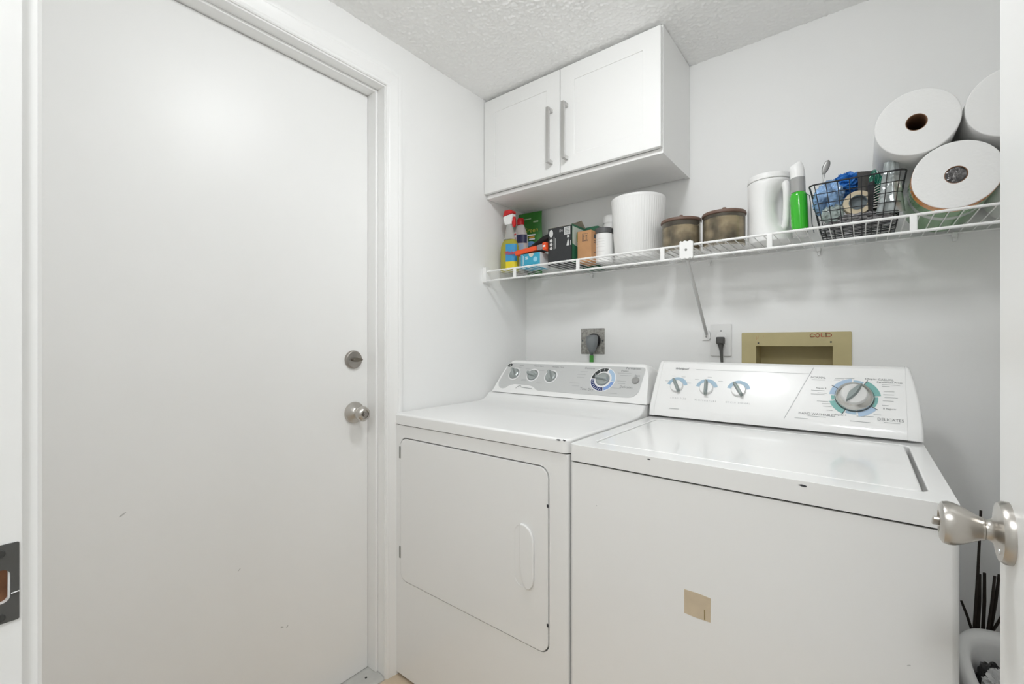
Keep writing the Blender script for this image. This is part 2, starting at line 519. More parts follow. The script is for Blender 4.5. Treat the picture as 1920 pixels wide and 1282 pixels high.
# open interior door, hinged on the right jamb
DX = 0.1245
g = G(); g.box(DX, DX + 0.035, 0.058, 0.7515, 0.012, 2.02); g.bevel(0.0015, 1)
door2 = struct(obj('door_2', g, DOORP))
prof = [(0.033, 0), (0.033, 0.005), (0.0305, 0.0085), (0.019, 0.0105), (0.013, 0.0125), (0.0108, 0.016), (0.0108, 0.0185), (0.0122, 0.0195), (0.0125, 0.022), (0.0165, 0.029), (0.0205, 0.036), (0.0232, 0.043), (0.024, 0.048), (0.0228, 0.0525), (0.019, 0.055), (0.012, 0.0555), (0.011, 0.053), (0, 0.053)]
M = face_right(DX, 0.7081, 0.9257)
g = G(); g.lathe(prof, 48, M)
dk = obj('door_knob', g, NICKEL, door2, smooth=40)
g = G(); g.plate([[(-0.009, -0.0022), (0.0, -0.0035), (0.009, -0.0022), (0.009, 0.0022), (0, 0.0035), (-0.009, 0.0022)]], 0.053, 0.061, M @ Matrix.Rotation(R(35), 4, 'Z')); g.bevel(0.0012, 2)
obj('lock_button', g, NICKEL, dk)
g = G(); g.lathe([(0.003, 0.008), (0.003, 0.0105), (0, 0.0108)], 10, M @ Matrix.Translation((0.015, -0.0165, 0))); obj('screw', g, CHROME, dk)
M = frame((DX + 0.035, 0.7081, 0.9257), (0, 1, 0), (0, 0, 1))
g = G(); g.lathe(prof, 32, M); obj('door_knob', g, NICKEL, door2, smooth=40)
for zz in (0.25, 1.02, 1.80):
    g = G(); g.tube([(DX + 0.004, 0.054, zz - 0.045), (DX + 0.004, 0.054, zz + 0.045)], 0.006, 10); obj('hinge', g, NICKEL, door2)

# ------------------------------------------------------------------ dryer
D0, D1, DF = -1.262, -0.572, 0.955
dry = thing('dryer', 'white front-loading dryer with grey control panel, in the corner beside the left wall', 'dryer', ((D0 + D1) / 2, 1.28, 0))
vert_front = lambda e: abs(e.verts[0].co.z - e.verts[1].co.z) > 0.2 and min(e.verts[0].co.y, e.verts[1].co.y) < 1.0
g = G(); g.box(D0, D1, DF + 0.014, 1.62, 0.012, 0.853); obj('body', g, ENAMD, dry, smooth=0)
DRX0, DRX1, DRZ0, DRZ1 = -1.2274, -0.6322, 0.335, 0.811
g = G(); g.plate([rect(D0, D1, 0.012, 0.8545), rrect(DRX0 - 0.003, DRX1 + 0.0035, DRZ0 - 0.003, DRZ1 + 0.004, 0.030, 7)], -0.014, 0, face_back(0, DF, 0))
g.bevel(0.010, 4, sel=lambda e: abs(e.verts[0].co.z - e.verts[1].co.z) > 0.7)
obj('front_panel', g, ENAMD, dry, smooth=35)
g = G(); g.box(DRX0 - 0.004, DRX1 + 0.005, DF + 0.0125, DF + 0.0138, DRZ0 - 0.004, DRZ1 + 0.005); obj('door_recess', g, mat('recess_grey', rgb(120, 120, 116), 0.6), dry, smooth=0)
for x in (D0 + 0.05, D1 - 0.05):
    for y in (1.0, 1.57):
        g = G(); g.lathe([(0.02, 0), (0.02, 0.006), (0.008, 0.008), (0.008, 0.013)], 12, face_up(x, y, 0)); obj('foot', g, DGREY, dry)
# top with its rear upsweep
prof = [(0.951, 0.8575), (0.951, 0.893), (1.36, 0.893), (1.385, 0.8945), (1.405, 0.898), (1.42, 0.904), (1.432, 0.912), (1.441, 0.922), (1.46, 0.926), (1.62, 0.926), (1.62, 0.8575)]
g = G(); g.prism(prof, D0 - 0.002, D1 + 0.002)
g.bevel(0.020, 4, sel=lambda e: abs(e.verts[0].co.z - e.verts[1].co.z) > 0.03 and e.verts[0].co.y < 1.0)
g.bevel(0.007, 3, ang=50, sel=lambda e: min(e.verts[0].co.z, e.verts[1].co.z) > 0.86)
obj('top_panel', g, ENAMD, dry, smooth=40)
g = G(); g.box(D0 + 0.004, D1 - 0.004, DF + 0.006, 1.61, 0.853, 0.859); obj('seam', g, DARK, dry, smooth=0)
# door with scoop handle
M = face_back(0, DF, 0)
scoop = rrect(-0.739, -0.688, 0.483, 0.645, 0.022, 6)
g = G(); g.plate([rrect(DRX0, DRX1, DRZ0, DRZ1, 0.028, 7), scoop], -0.012, 0.002, M)
g.bevel(0.003, 3, sel=lambda e: min(v.co.y for v in e.verts) < DF)
ddoor = obj('door', g, ENAMD, dry, smooth=40)
g = G()
def ins(k, n): return [M @ Vector((-0.7135 + (u + 0.7135) * k, 0.564 + (v - 0.564) * k, n)) for u, v in scoop]
g.loft([ins(1.0, 0.001), ins(0.97, -0.003), ins(0.9, -0.007), ins(0.75, -0.010), ins(0.4, -0.0115), ins(0.05, -0.0118)], cap=True)
obj('scoop', g, ENAMD, ddoor, smooth=60, wn=False)
g = G()
lp = [(-0.7175, 0.652), (-0.7, 0.650), (-0.686, 0.641), (-0.676, 0.624), (-0.674, 0.60), (-0.674, 0.515), (-0.677, 0.497), (-0.686, 0.4845), (-0.697, 0.482), (-0.708, 0.494), (-0.715, 0.52), (-0.7185, 0.56), (-0.7185, 0.61)]
g.plate([lp], 0.0015, 0.009, M); g.bevel(0.003, 3)
obj('handle', g, ENAMD, ddoor, smooth=45)
for zz in (0.762, 0.425):
    g = G(); g.box(DRX0 - 0.008, DRX0 + 0.001, DF - 0.003, DF + 0.004, zz - 0.020, zz + 0.020); g.bevel(0.001, 1); obj('hinge', g, mat('hinge_grey', rgb(150, 150, 146), 0.4, metal=0.6), ddoor)
for zz in (0.715, 0.41):
    g = G(); g.box(DRX1 - 0.003, DRX1 + 0.002, DF - 0.003, DF - 0.0015, zz - 0.004, zz + 0.004); obj('paint_chip', g, INKD, ddoor, smooth=0)
scuff(dry, face_back(0, 0.9505, 0), -0.598, 0.889, 0.0085, 0.0025, 21)
scuff(dry, face_back(0, 0.9507, 0), -0.582, 0.890, 0.006, 0.0025, 22)
for o in dry.children:
    if o.name.startswith('scuff'): o.name = 'paint_chip'; o.data.materials[0] = INKD
# console
def taper(b, t, z0=0.926, z1=1.056): return lambda z: b + (t - b) * max(0, min(1.1, (z - z0) / (z1 - z0)))
prof = [(1.4455, 0.9265), (1.447, 0.930), (1.530, 1.052), (1.540, 1.058), (1.590, 1.050), (1.605, 0.9265)]
g = G(); g.prism(prof, taper(-1.245, -1.218), taper(-0.566, -0.588)); g.bevel(0.026, 5, ang=45, sel=lambda e: abs(e.verts[0].co.x - e.verts[1].co.x) < 0.005 and min(v.co.z for v in e.verts) > 1.04); g.bevel(0.008, 4, ang=45, sel=lambda e: max(v.co.z for v in e.verts) > 0.94)
dcon = obj('console', g, CONS, dry, smooth=40)
L = math.hypot(0.083, 0.122)
MD = frame((0, 1.447, 0.930), (1, 0, 0), (0, 0.083 / L, 0.122 / L))
def bez(p0, p1, p2, n=6):
    return [((1 - t) ** 2 * p0[0] + 2 * t * (1 - t) * p1[0] + t * t * p2[0], (1 - t) ** 2 * p0[1] + 2 * t * (1 - t) * p1[1] + t * t * p2[1]) for t in [i / n for i in range(n + 1)]]
out = bez((-1.226, 0.045), (-1.222, 0.014), (-1.195, 0.014)) + bez((-1.178, 0.018), (-1.165, 0.036), (-1.135, 0.038)) + bez((-1.08, 0.038), (-1.055, 0.038), (-1.04, 0.030))[1:] + bez((-1.025, 0.020), (-1.015, 0.016), (-0.99, 0.016)) \
    + bez((-0.645, 0.016), (-0.610, 0.016), (-0.602, 0.045)) + bez((-0.598, 0.125), (-0.597, 0.139), (-0.610, 0.139)) + bez((-1.19, 0.139), (-1.208, 0.139), (-1.211, 0.125))
flat('control_panel', [out], MD, GREYP, dry, 0.0012)
ZP = 0.0013
def dmat(u, v, n=ZP): return MD @ Matrix.Translation((u, v, n))
def dryer_knob(u, v, ang, r=0.030):
    g = G(); g.lathe([(r + 0.006, 0), (r + 0.006, 0.0015), (r + 0.001, 0.002)], 32, dmat(u, v)); k = obj('knob', g, WHITE, dry, smooth=40)
    M = dmat(u, v) @ Matrix.Rotation(R(ang), 4, 'Z')
    g = G(); g.lathe([(r, 0.001), (r - 0.002, 0.007), (r - 0.006, 0.010), (0, 0.010)], 32, M); obj('dial', g, KNOBG, k, smooth=30)
    g = G(); g.loft([[M @ Vector(p) for p in lp] for lp in ([(-r * 0.95, -0.008, 0.006), (r * 1.02, -0.008, 0.006), (r * 1.02, 0.008, 0.006), (-r * 0.95, 0.008, 0.006)], [(-r * 0.8, -0.004, 0.021), (r * 0.92, -0.004, 0.021), (r * 0.92, 0.004, 0.021), (-r * 0.8, 0.004, 0.021)])])
    g.bevel(0.002, 2); obj('grip', g, KNOBG, k)
    return k
dryer_knob(-1.160, 0.086, 125, 0.024); dryer_knob(-1.064, 0.084, 165, 0.024); dryer_knob(-0.975, 0.082, 118, 0.024)
# big timer dial: printed ring, knob
cu, cv = -0.7485, 0.082
flat('dial_ring', [circ(cu, cv, 0.050, 40)], MD @ Matrix.Translation((0, 0, 0.001)), WHITE, dry, 0.0006)
def ring(a0, a1, m, n=8, r0=0.034, r1=0.0475): flat('dial_segment', [arc_band(cu, cv, r0, r1, a0, a1, n)], MD @ Matrix.Translation((0, 0, 0.0014)), m, dry, 0.0005)
ring(75, 178, CHAR); ring(-8, 68, LBLUE); ring(-72, -12, MBLUE); ring(182, 284, NAVY)
for a in range(192, 284, 12): flat('dial_tick', [arc_band(cu, cv, 0.037, 0.0455, a - 1, a + 1, 1)], MD @ Matrix.Translation((0, 0, 0.0019)), WHITE, dry, 0.0003)
for a in (95, 120, 150): flat('dial_tick', [arc_band(cu, cv, 0.038, 0.0445, a - 2, a + 2, 1)], MD @ Matrix.Translation((0, 0, 0.0019)), GREYP, dry, 0.0003)
dryer_knob(cu, cv, 172, 0.0265)
# start button
g = G(); g.lathe([(0.013, 0), (0.013, 0.004), (0.011, 0.006), (0, 0.0065)], 28, dmat(-0.6235, 0.084)); obj('start_button', g, mat('button_grey', rgb(150, 150, 148), 0.3), dry, smooth=40)
def dtext(s, u, v, size, m=INK, **k): text(s, size, dmat(u, v, ZP + 0.0003), m, dry, **k)
dtext('Start', -0.622, 0.104, 0.010); dtext('Permanent', -0.642, 0.139 - 0.006, 0.013); dtext('Press', -0.672, 0.121, 0.013)
dtext('Cottons', -0.815, 0.127, 0.013); dtext('Delicates', -0.652, 0.056, 0.013); dtext('Time Dry', -0.802, 0.037, 0.014)
dtext('Signal', -1.140, 0.129, 0.010); dtext('Fabric Care', -1.050, 0.128, 0.010); dtext('Wrinkle Care', -0.958, 0.127, 0.010)
gm = G()
for i, (u, v, L_) in enumerate([(-0.835, 0.111, .03), (-0.842, 0.098, .035), (-0.842, 0.086, .03), (-0.86, 0.06, .04), (-0.852, 0.048, .03), (-0.672, 0.112, .05), (-0.665, 0.103, .04), (-0.675, 0.079, .03), (-0.672, 0.069, .025), (-0.69, 0.05, .04), (-0.70, 0.028, .04), (-0.79, 0.022, .02), (-1.10, 0.062, .025), (-1.10, 0.056, .025), (-1.02, 0.050, .025), (-1.10, 0.112, .022), (-1.028, 0.108, .022), (-1.145, 0.119, .015), (-0.995, 0.112, .012), (-0.935, 0.105, .012)]):
    stroke(gm, [(u - L_ / 2, v), (u + L_ / 2, v)], 0.0018, MD @ Matrix.Translation((0, 0, ZP)), 0.0003)
obj('fine_print', gm, INKL, dry, smooth=0)['kind'] = 'stuff'
flat('emblem', [[(-1.214, 0.121), (-1.203, 0.119), (-1.192, 0.122), (-1.188, 0.132), (-1.197, 0.136), (-1.209, 0.134)]], MD @ Matrix.Translation((0, 0, 0.0013)), CHAR, dry, 0.0004)
flat('emblem_spot', [circ(-1.2005, 0.128, 0.0035, 10)], MD @ Matrix.Translation((0, 0, 0.0017)), GREYP, dry, 0.0003)
gm = G(); stroke(gm, bez((-1.125, 0.020), (-1.112, 0.036), (-1.103, 0.030)), 0.003, MD @ Matrix.Translation((0, 0, 0.0006))); stroke(gm, [(-1.098, 0.026), (-1.045, 0.022)], 0.0035, MD @ Matrix.Translation((0, 0, 0.0006)))
obj('maker_mark', gm, INKL, dry, smooth=0)

# ------------------------------------------------------------------ washer
W0, W1, WF = -0.5632, 0.117, 0.945
was = thing('washer', 'white top-loading washer with blue and green dial, between the dryer and the open door', 'washer', ((W0 + W1) / 2, 1.28, 0))
g = G(); g.box(W0 + 0.001, W1 - 0.001, WF, 1.605, 0.014, 0.842); g.bevel(0.010, 4, sel=vert_front); obj('body', g, ENAM, was, smooth=35)
for x in (W0 + 0.05, W1 - 0.05):
    for y in (1.0, 1.55):
        g = G(); g.lathe([(0.02, 0), (0.02, 0.006), (0.008, 0.008), (0.008, 0.015)], 12, face_up(x, y, 0)); obj('foot', g, DGREY, was)
g = G(); g.box(W0 + 0.006, W1 - 0.006, WF + 0.006, 1.60, 0.841, 0.848); obj('seam', g, DARK, was, smooth=0)
LX0, LX1, LY0, LY1 = -0.521, 0.079, 1.000, 1.425
g = G(); g.plate([rect(W0, W1, WF - 0.002, 1.605), rrect(LX0 - 0.0035, LX1 + 0.007, LY0 - 0.0035, LY1 + 0.003, 0.020, 5)], 0.846, 0.886, I4)
g.bevel(0.012, 4, sel=lambda e: abs(e.verts[0].co.z - e.verts[1].co.z) > 0.03 and min(e.verts[0].co.y, e.verts[1].co.y) < 0.99)
g.bevel(0.0075, 4, ang=60, sel=lambda e: min(e.verts[0].co.z, e.verts[1].co.z) > 0.88 and (e.verts[0].co.y < 0.97 or min(abs(e.verts[0].co.x - W0), abs(e.verts[0].co.x - W1)) < 0.013))
g.bevel(0.003, 3, ang=60, sel=lambda e: min(e.verts[0].co.z, e.verts[1].co.z) > 0.88 and LX0 - 0.01 < e.verts[0].co.x < LX1 + 0.01 and LY0 - 0.01 < e.verts[0].co.y < LY1 + 0.01)
obj('top_panel', g, ENAM, was, smooth=40)
g = G(); g.box(LX0 - 0.004, LX1 + 0.008, LY0 - 0.004, LY1 + 0.004, 0.862, 0.866); obj('lid_well', g, mat('well_grey', rgb(150, 150, 147), 0.5), was, smooth=0)
g = G(); g.plate([rrect(LX0, LX1, LY0, LY1, 0.016, 5)], 0.868, 0.8855, I4); g.bevel(0.004, 3, sel=lambda e: min(e.verts[0].co.z, e.verts[1].co.z) > 0.88)
lid = obj('lid', g, mat('lid_enamel', (0.85, 0.85, 0.84), 0.25, coat=0.5), was, smooth=40)
g = G()
for r in (0.020, 0.032):
    g.tube([(-0.055 + r * 1.25 * math.cos(2 * PI * i / 32), 1.175 + r * math.sin(2 * PI * i / 32), 0.8850) for i in range(32)], 0.0022, 6, closed=True, flat=0.25)
obj('embossed_mark', g, lid.data.materials[0], lid)
# paint chips, tape, smudge on the front
for u, v, a, b, sd in ((-0.3641, 0.8795, 0.0055, 0.0018, 31), (-0.083, 0.8775, 0.0085, 0.0022, 32)):
    scuff(was, face_back(0, WF - 0.0021, 0), u, v, a, b, sd)
for o in was.children:
    if o.name.startswith('scuff'): o.name = 'paint_chip'; o.data.materials[0] = INKD
scuff(was, face_back(0, WF, 0), 0.058, 0.62, 0.003, 0.0012, 33, 0.5); scuff(was, face_back(0, WF, 0), -0.49, 0.75, 0.0018, 0.0018, 34)
g = G(); g.plate([[(-0.2896, 0.5742), (-0.27, 0.5728), (-0.2385, 0.5735), (-0.238, 0.6215), (-0.262, 0.6235), (-0.2896, 0.623)]], 0, 0.0005, face_back(0, WF, 0))
tp = obj('tape_patch', g, TAPE, was, smooth=0)
g = G(); stroke(g, [(-0.2495, 0.576), (-0.2497, 0.594)], 0.0022, face_back(0, WF - 0.0005, 0)); obj('tear', g, mat('tape_brown', rgb(150, 132, 92), 0.7), tp, smooth=0)
# console: middle and two end caps
cprofw = [(1.458, 0.893), (1.462, 0.922), (1.547, 1.064), (1.558, 1.069), (1.580, 1.066), (1.608, 0.893)]
g = G(); g.prism(cprofw, -0.5443, 0.0873); g.bevel(0.004, 3, ang=25, sel=lambda e: abs(e.verts[0].co.x - e.verts[1].co.x) > 0.1 and max(v.co.z for v in e.verts) > 0.9)
wcon = obj('console', g, CONS, was, smooth=40)
def capx(b, t):
    def f(z):
        q = max(0, min(1, (z - 0.893) / 0.175)); return b + (t - b) * q ** 2.2
    return f
profc = [(1.4575, 0.8925), (1.4615, 0.922), (1.4828, 0.9575), (1.504, 0.993), (1.5253, 1.0285), (1.547, 1.0645), (1.558, 1.0695), (1.581, 1.0665), (1.608, 0.8925)]
g = G(); g.prism(profc, capx(W0, -0.5566), -0.5445); g.bevel(0.006, 3, ang=60, sel=lambda e: max(v.co.x for v in e.verts) < -0.55 and max(v.co.z for v in e.verts) > 0.9); obj('end_cap', g, CONS, was, smooth=50)
g = G(); g.prism(profc, 0.0875, capx(0.1175, 0.0960)); g.bevel(0.006, 3, ang=60, sel=lambda e: min(v.co.x for v in e.verts) > 0.09 and max(v.co.z for v in e.verts) > 0.9); obj('end_cap', g, CONS, was, smooth=50)
SV = 0.898
L = math.hypot(0.085, 0.142)
MW = frame((0, 1.462, 0.922), (1, 0, 0), (0, 0.085 / L, 0.142 / L))
def wmat(u, v, n=0.0006): return MW @ Matrix.Translation((u, v, n))
def wflat(name, loops, m, n=0.0004, z=0.0003): return flat(name, loops, MW @ Matrix.Translation((0, 0, z)), m, was, n)
g = G(); stroke(g, [(-0.1734, -0.003), (-0.1104, 0.161)], 0.0012, MW, 0.0006); stroke(g, [(-0.4313, 0.1588 * SV), (-0.1122, 0.1571 * SV)], 0.0008, MW, 0.0006); obj('panel_line', g, INKL, was, smooth=0)
def small_knob(u, v, ang):
    wflat('knob_arc', [arc_band(u, v, 0.0215, 0.0335, 12, 168, 14)], STEELB)
    g = G(); g.lathe([(0.0205, 0.0003), (0.0205, 0.006), (0.0185, 0.009), (0, 0.0095)], 32, wmat(u, v, 0)); k = obj('knob', g, CONS, was, smooth=40)
    M = wmat(u, v, 0) @ Matrix.Rotation(R(ang), 4, 'Z')
    g = G(); g.loft([[M @ Vector(p) for p in lp] for lp in (
        [(-0.026, -0.0045, 0.008), (-0.02, -0.006, 0.008), (0.02, -0.006, 0.008), (0.026, -0.0035, 0.008), (0.026, 0.0035, 0.008), (0.02, 0.006, 0.008), (-0.02, 0.006, 0.008), (-0.026, 0.0045, 0.008)],
        [(-0.022, -0.002, 0.020), (-0.018, -0.003, 0.020), (0.018, -0.003, 0.020), (0.024, -0.002, 0.020), (0.024, 0.002, 0.020), (0.018, 0.003, 0.020), (-0.018, 0.003, 0.020), (-0.022, 0.002, 0.020)])])
    g.bevel(0.0015, 2); obj('pointer', g, POINTG, k)
small_knob(-0.484, 0.0772, 118); small_knob(-0.391, 0.0754, 94); small_knob(-0.298, 0.0754, 122)
cu, cv = -0.0175, 0.0757
g = G(); g.lathe([(0.0425, 0.0003), (0.0425, 0.003), (0.041, 0.004)], 48, wmat(cu, cv, 0)); kd = obj('timer_dial', g, mat('dial_rim', rgb(84, 96, 98), 0.3, metal=0.4), was, smooth=40)
g = G(); g.lathe([(0.041, 0.002), (0.041, 0.008), (0.038, 0.013), (0.031, 0.017), (0.028, 0.018)], 48, wmat(cu, cv, 0)); obj('skirt', g, mat('dial_chrome', rgb(205, 204, 200), 0.2, metal=0.85), kd, smooth=40)
g = G(); g.lathe([(0.030, 0.016), (0.029, 0.022), (0.026, 0.025), (0, 0.026)], 48, wmat(cu, cv, 0)); obj('cap', g, mat('dial_cap', rgb(214, 214, 212), 0.25), kd, smooth=40)
M = wmat(cu, cv, 0) @ Matrix.Rotation(R(58), 4, 'Z')
leaf = [(-0.030, 0)] + [(-0.030 + 0.062 * t, -0.008 * math.sin(PI * t)) for t in (0.15, 0.3, 0.5, 0.7, 0.85)] + [(0.032, 0)] + [(-0.030 + 0.062 * t, 0.012 * math.sin(PI * t)) for t in (0.85, 0.7, 0.5, 0.3, 0.15)]
g = G(); g.loft([[M @ Vector((a, b, 0.024)) for a, b in leaf], [M @ Vector((a * 0.95, b * 0.55 + 0.001, 0.033)) for a, b in leaf]]); obj('grip', g, POINTG, kd, smooth=40)
def band(a0, a1, m, r1=0.0535, r0=0.043): wflat('dial_segment', [arc_band(cu, cv, r0, r1, a0, a1, 8)], m)
band(8, 60, TEAL, 0.056); band(-32, 4, TEAL, 0.050); band(-80, -35, LBLUE, 0.056); band(-112, -84, STEELB, 0.050); band(197, 243, TEAL, 0.056); band(178, 193, TEAL, 0.050)
band(148, 174, LBLUE, 0.0545); band(96, 146, LBLUE, 0.0545); band(66, 92, STEELB, 0.050)
for a in (61, -34, 244, 147):
    g = G(); stroke(g, [(cu + 0.041 * math.cos(R(a)), cv + 0.041 * math.sin(R(a))), (cu + 0.058 * math.cos(R(a)), cv + 0.058 * math.sin(R(a)))], 0.0016, MW, 0.0009)
    obj('dial_mark', g, INKD, was, smooth=0)
def wtext(s, u, v, size, m=INK, **k): text(s, size, wmat(u, v * SV, 0.0006), m, was, **k)
wtext('Whirlpool', -0.478, 0.1595, 0.0105, INK, shear=0.3, bold=0.0002)
wtext('LOAD SIZE', -0.4728, 0.0385, 0.0072, INKL, space=1.5); wtext('TEMPERATURE', -0.3890, 0.0365, 0.0072, INKL, space=1.5); wtext('CYCLE SIGNAL', -0.2962, 0.0375, 0.0072, INKL, space=1.5)
wtext('NORMAL', -0.0985, 0.1445, 0.0085); wtext('CASUAL', 0.048, 0.1455, 0.0088); wtext('Permanent Press', 0.0555, 0.1375, 0.0075)
wtext('HAND WASHABLES', -0.0985, 0.0195, 0.0095); wtext('DELICATES', 0.0555, 0.0195, 0.0105)
wtext('8 Regular', 0.0175, 0.1465, 0.0065); wtext('8 Regular', 0.0545, 0.0535, 0.0068); wtext('Regular 4', -0.046, 0.0235, 0.0065); wtext('Regular 4', -0.0905, 0.1085, 0.0062)
gm = G()
for u, v, L_ in [(-0.098, 0.100, .03), (-0.088, 0.092, .02), (-0.098, 0.087, .03), (-0.086, 0.064, .025), (-0.078, 0.057, .018), (-0.075, 0.048, .018), (-0.07, 0.036, .012), (-0.05, 0.144, .02), (-0.055, 0.139, .012), (-0.028, 0.146, .02), (0.048, 0.124, .014), (0.054, 0.108, .02), (0.053, 0.098, .02), (0.058, 0.089, .025), (0.052, 0.078, .02), (0.046, 0.064, .012), (0.03, 0.033, .014), (0.012, 0.026, .02), (-0.004, 0.024, .015), (-0.005, 0.007, .04), (0.058, 0.130, .035), (-0.098, 0.012, .04), (0.058, 0.0115, .03), (-0.133, 0.002, .03), (-0.48, -0.003, .03), (-0.098, 0.137, .03),
                  (-0.519, 0.106, .012), (-0.500, 0.128, .012), (-0.468, 0.126, .012), (-0.448, 0.102, .014), (-0.424, 0.118, .012), (-0.386, 0.129, .012), (-0.352, 0.115, .012), (-0.388, 0.051, .012)]:
    stroke(gm, [(u - L_ / 2, v * SV), (u + L_ / 2, v * SV)], 0.0013, MW, 0.0006)
obj('fine_print', gm, INKL, was, smooth=0)['kind'] = 'stuff'

# ------------------------------------------------------------------ wall cabinet
cx0, cx1, cz0, cz1 = -1.2665, -0.508, 1.748, 2.1645
cab = thing('wall_cabinet', 'white two-door wall cabinet hung under the ceiling in the corner', 'cabinet', ((cx0 + cx1) / 2, 1.58, cz0))
g = G(); g.box(cx0, cx0 + 0.016, 1.4395, YB - 0.001, cz0, cz1); g.box(cx1 - 0.016, cx1, 1.4395, YB - 0.001, cz0, cz1); g.box(cx0 + 0.0161, cx1 - 0.0161, 1.4396, YB - 0.0012, cz1 - 0.016, cz1 - 0.0002); g.box(cx0 + 0.0161, cx1 - 0.0161, YB - 0.012, YB - 0.0012, cz0 + 0.0165, cz1 - 0.017)
obj('case', g, CABW, cab, smooth=0)
g = G(); g.box(cx0 + 0.016, cx1 - 0.016, 1.4395, YB - 0.012, cz0 + 0.0005, cz0 + 0.016); obj('bottom_panel', g, CABU, cab, smooth=0)
def cab_door(x0, x1, hx, label):
    z0, z1 = 1.7645, 2.1545
    M = face_back(0, 1.4385, 0)
    inner = rect(x0 + 0.060, x1 - 0.060, z0 + 0.060, z1 - 0.060)
    g = G(); g.plate([rect(x0, x1, z0, z1), inner], 0, 0.0185, M); g.bevel(0.002, 2)
    d = obj('door', g, CABW, cab)
    g = G(); g.plate([rect(x0 + 0.058, x1 - 0.058, z0 + 0.058, z1 - 0.058)], 0.004, 0.0155, M); obj('panel', g, CABW, d, smooth=0)
    g = G(); yf = 1.42
    g.box(hx - 0.006, hx + 0.006, yf - 0.032, yf - 0.022, 1.807, 2.013); g.box(hx - 0.006, hx + 0.006, yf - 0.024, yf, 1.807, 1.819); g.box(hx - 0.006, hx + 0.006, yf - 0.024, yf, 2.001, 2.013)
    obj('handle', g, mat('handle_nickel', rgb(205, 204, 202), 0.3, metal=0.9), d, smooth=0)
mid = -0.888
cab_door(cx0 + 0.001, mid - 0.0015, -0.925, 'left'); cab_door(mid + 0.0015, cx1 - 0.001, -0.858, 'right')

# ------------------------------------------------------------------ wire shelf
ZD = 1.4385                              # top of the deck wires
sh = thing('wire_shelf', 'long white wire shelf running along the back wall above the washer and dryer', 'shelf', (-0.46, 1.57, ZD - 0.05))
x0, x1 = XL + 0.022, XR - 0.004
def rail(name, y, z, r, a=x0, b=x1):
    g = G(); g.tube([(a, y, z), (b, y, z)], r, 10); return obj(name, g, WIRE, sh)
rail('front_rail', 1.4215, ZD - 0.0035, 0.0035, XL + 0.014); rail('lip_rail', 1.4200, 1.3955, 0.0036, XL + 0.014); rail('back_rail', 1.7165, ZD - 0.0045, 0.003)
g = G(); g.tube([(0, -0.1480, 0), (0, 0.1480, 0)], 0.0014, 6)
n = int((x1 - x0) / 0.0254)
first = None
for i in range(n + 1):
    x = x0 + 0.008 + i * 0.0254
    if x > x1: break
    pos = (x, 1.5695, ZD - 0.0014)
    if first is None:
        g2 = G(); g2.tube([(x, 1.418, ZD - 0.001), (x, 1.7185, ZD - 0.0014)], 0.0014, 6); first = obj('deck_wire', g2, WIRE, sh, org=pos)
    else: copy_part(first, sh, pos)
g.bm.free()
for x in (-1.1018, -0.812, -0.5034, -0.2033, 0.0954):
    g = G(); g.box(x - 0.007, x + 0.007, 1.4175, 1.4235, 1.3965, ZD - 0.004); g.bevel(0.002, 2); obj('lip_post', g, WIRE, sh)
# end bracket on the left wall
g = G(); g.plate([rrect(1.4105, 1.447, 1.388, 1.453, 0.004, 3)], 0, 0.018, face_left(XL, 0, 0)); g.bevel(0.002, 2); eb = obj('end_bracket', g, WPLAST, sh)
for yy in (1.418, 1.437):
    g = G(); g.lathe([(0.003, 0), (0.003, 0.0015), (0, 0.002)], 10, face_up(XL + 0.008, yy, 1.453)); obj('screw', g, DARK, eb)
# support brace with plate
g = G(); tz0, tz1 = 1.3895, 1.4475
pl = [(-0.4465, tz0 + 0.004)] + [(-0.4465 + 0.0405 * t, tz0 + (0.0 if i % 2 else 0.004)) for i, t in enumerate((0.1, 0.2, 0.4, 0.6, 0.8, 0.9))] + [(-0.406, tz0 + 0.004), (-0.406, tz1 - 0.004)] + [(-0.406 - 0.0405 * t, tz1 - (0.0 if i % 2 else 0.004)) for i, t in enumerate((0.1, 0.2, 0.4, 0.6, 0.8, 0.9))] + [(-0.4465, tz1 - 0.004)]
g.plate([pl], 0, 0.008, face_back(0, 1.4155, 0)); g.bevel(0.0012, 1); bp = obj('brace_clip', g, WPLAST, sh)
g = G(); g.lathe([(0.004, 0), (0.0035, 0.0015), (0, 0.002)], 12, face_back(-0.4265, 1.4075, 1.4185)); obj('screw', g, mat('screw_grey', rgb(150, 150, 148), 0.3, metal=0.8), bp)
g = G(); g.tube([(-0.4265, 1.418, 1.392), (-0.4355, 1.55, 1.295), (-0.4465, 1.700, 1.180), (-0.448, 1.7215, 1.163)], [0.0055, 0.0055, 0.0055, 0.005], 10); obj('brace', g, mat('brace_grey', (0.56, 0.56, 0.55), 0.4), sh)
g = G(); g.plate([[(-0.4625, 1.142), (-0.44, 1.142), (-0.434, 1.150), (-0.437, 1.172), (-0.444, 1.180), (-0.453, 1.180), (-0.4595, 1.168)]], 0, 0.007, face_back(0, YB - 0.0002, 0)); g.bevel(0.001, 1); bf = obj('brace_foot', g, WPLAST, sh)
g = G(); g.lathe([(0.0032, 0), (0.003, 0.0012), (0, 0.0015)], 12, face_back(-0.4485, YB - 0.0072, 1.155)); obj('screw', g, mat('screw_grey', rgb(150, 150, 148), 0.3), bf)
for x in (-0.914, -0.4381, -0.1096, 0.1998):
    g = G(); g.box(x - 0.006, x + 0.006, 1.711, YB - 0.0003, ZD - 0.016, ZD - 0.0015); g.box(x - 0.004, x + 0.004, 1.717, YB - 0.0003, ZD - 0.027, ZD - 0.016); g.bevel(0.0015, 1); obj('wall_clip', g, WPLAST, sh)

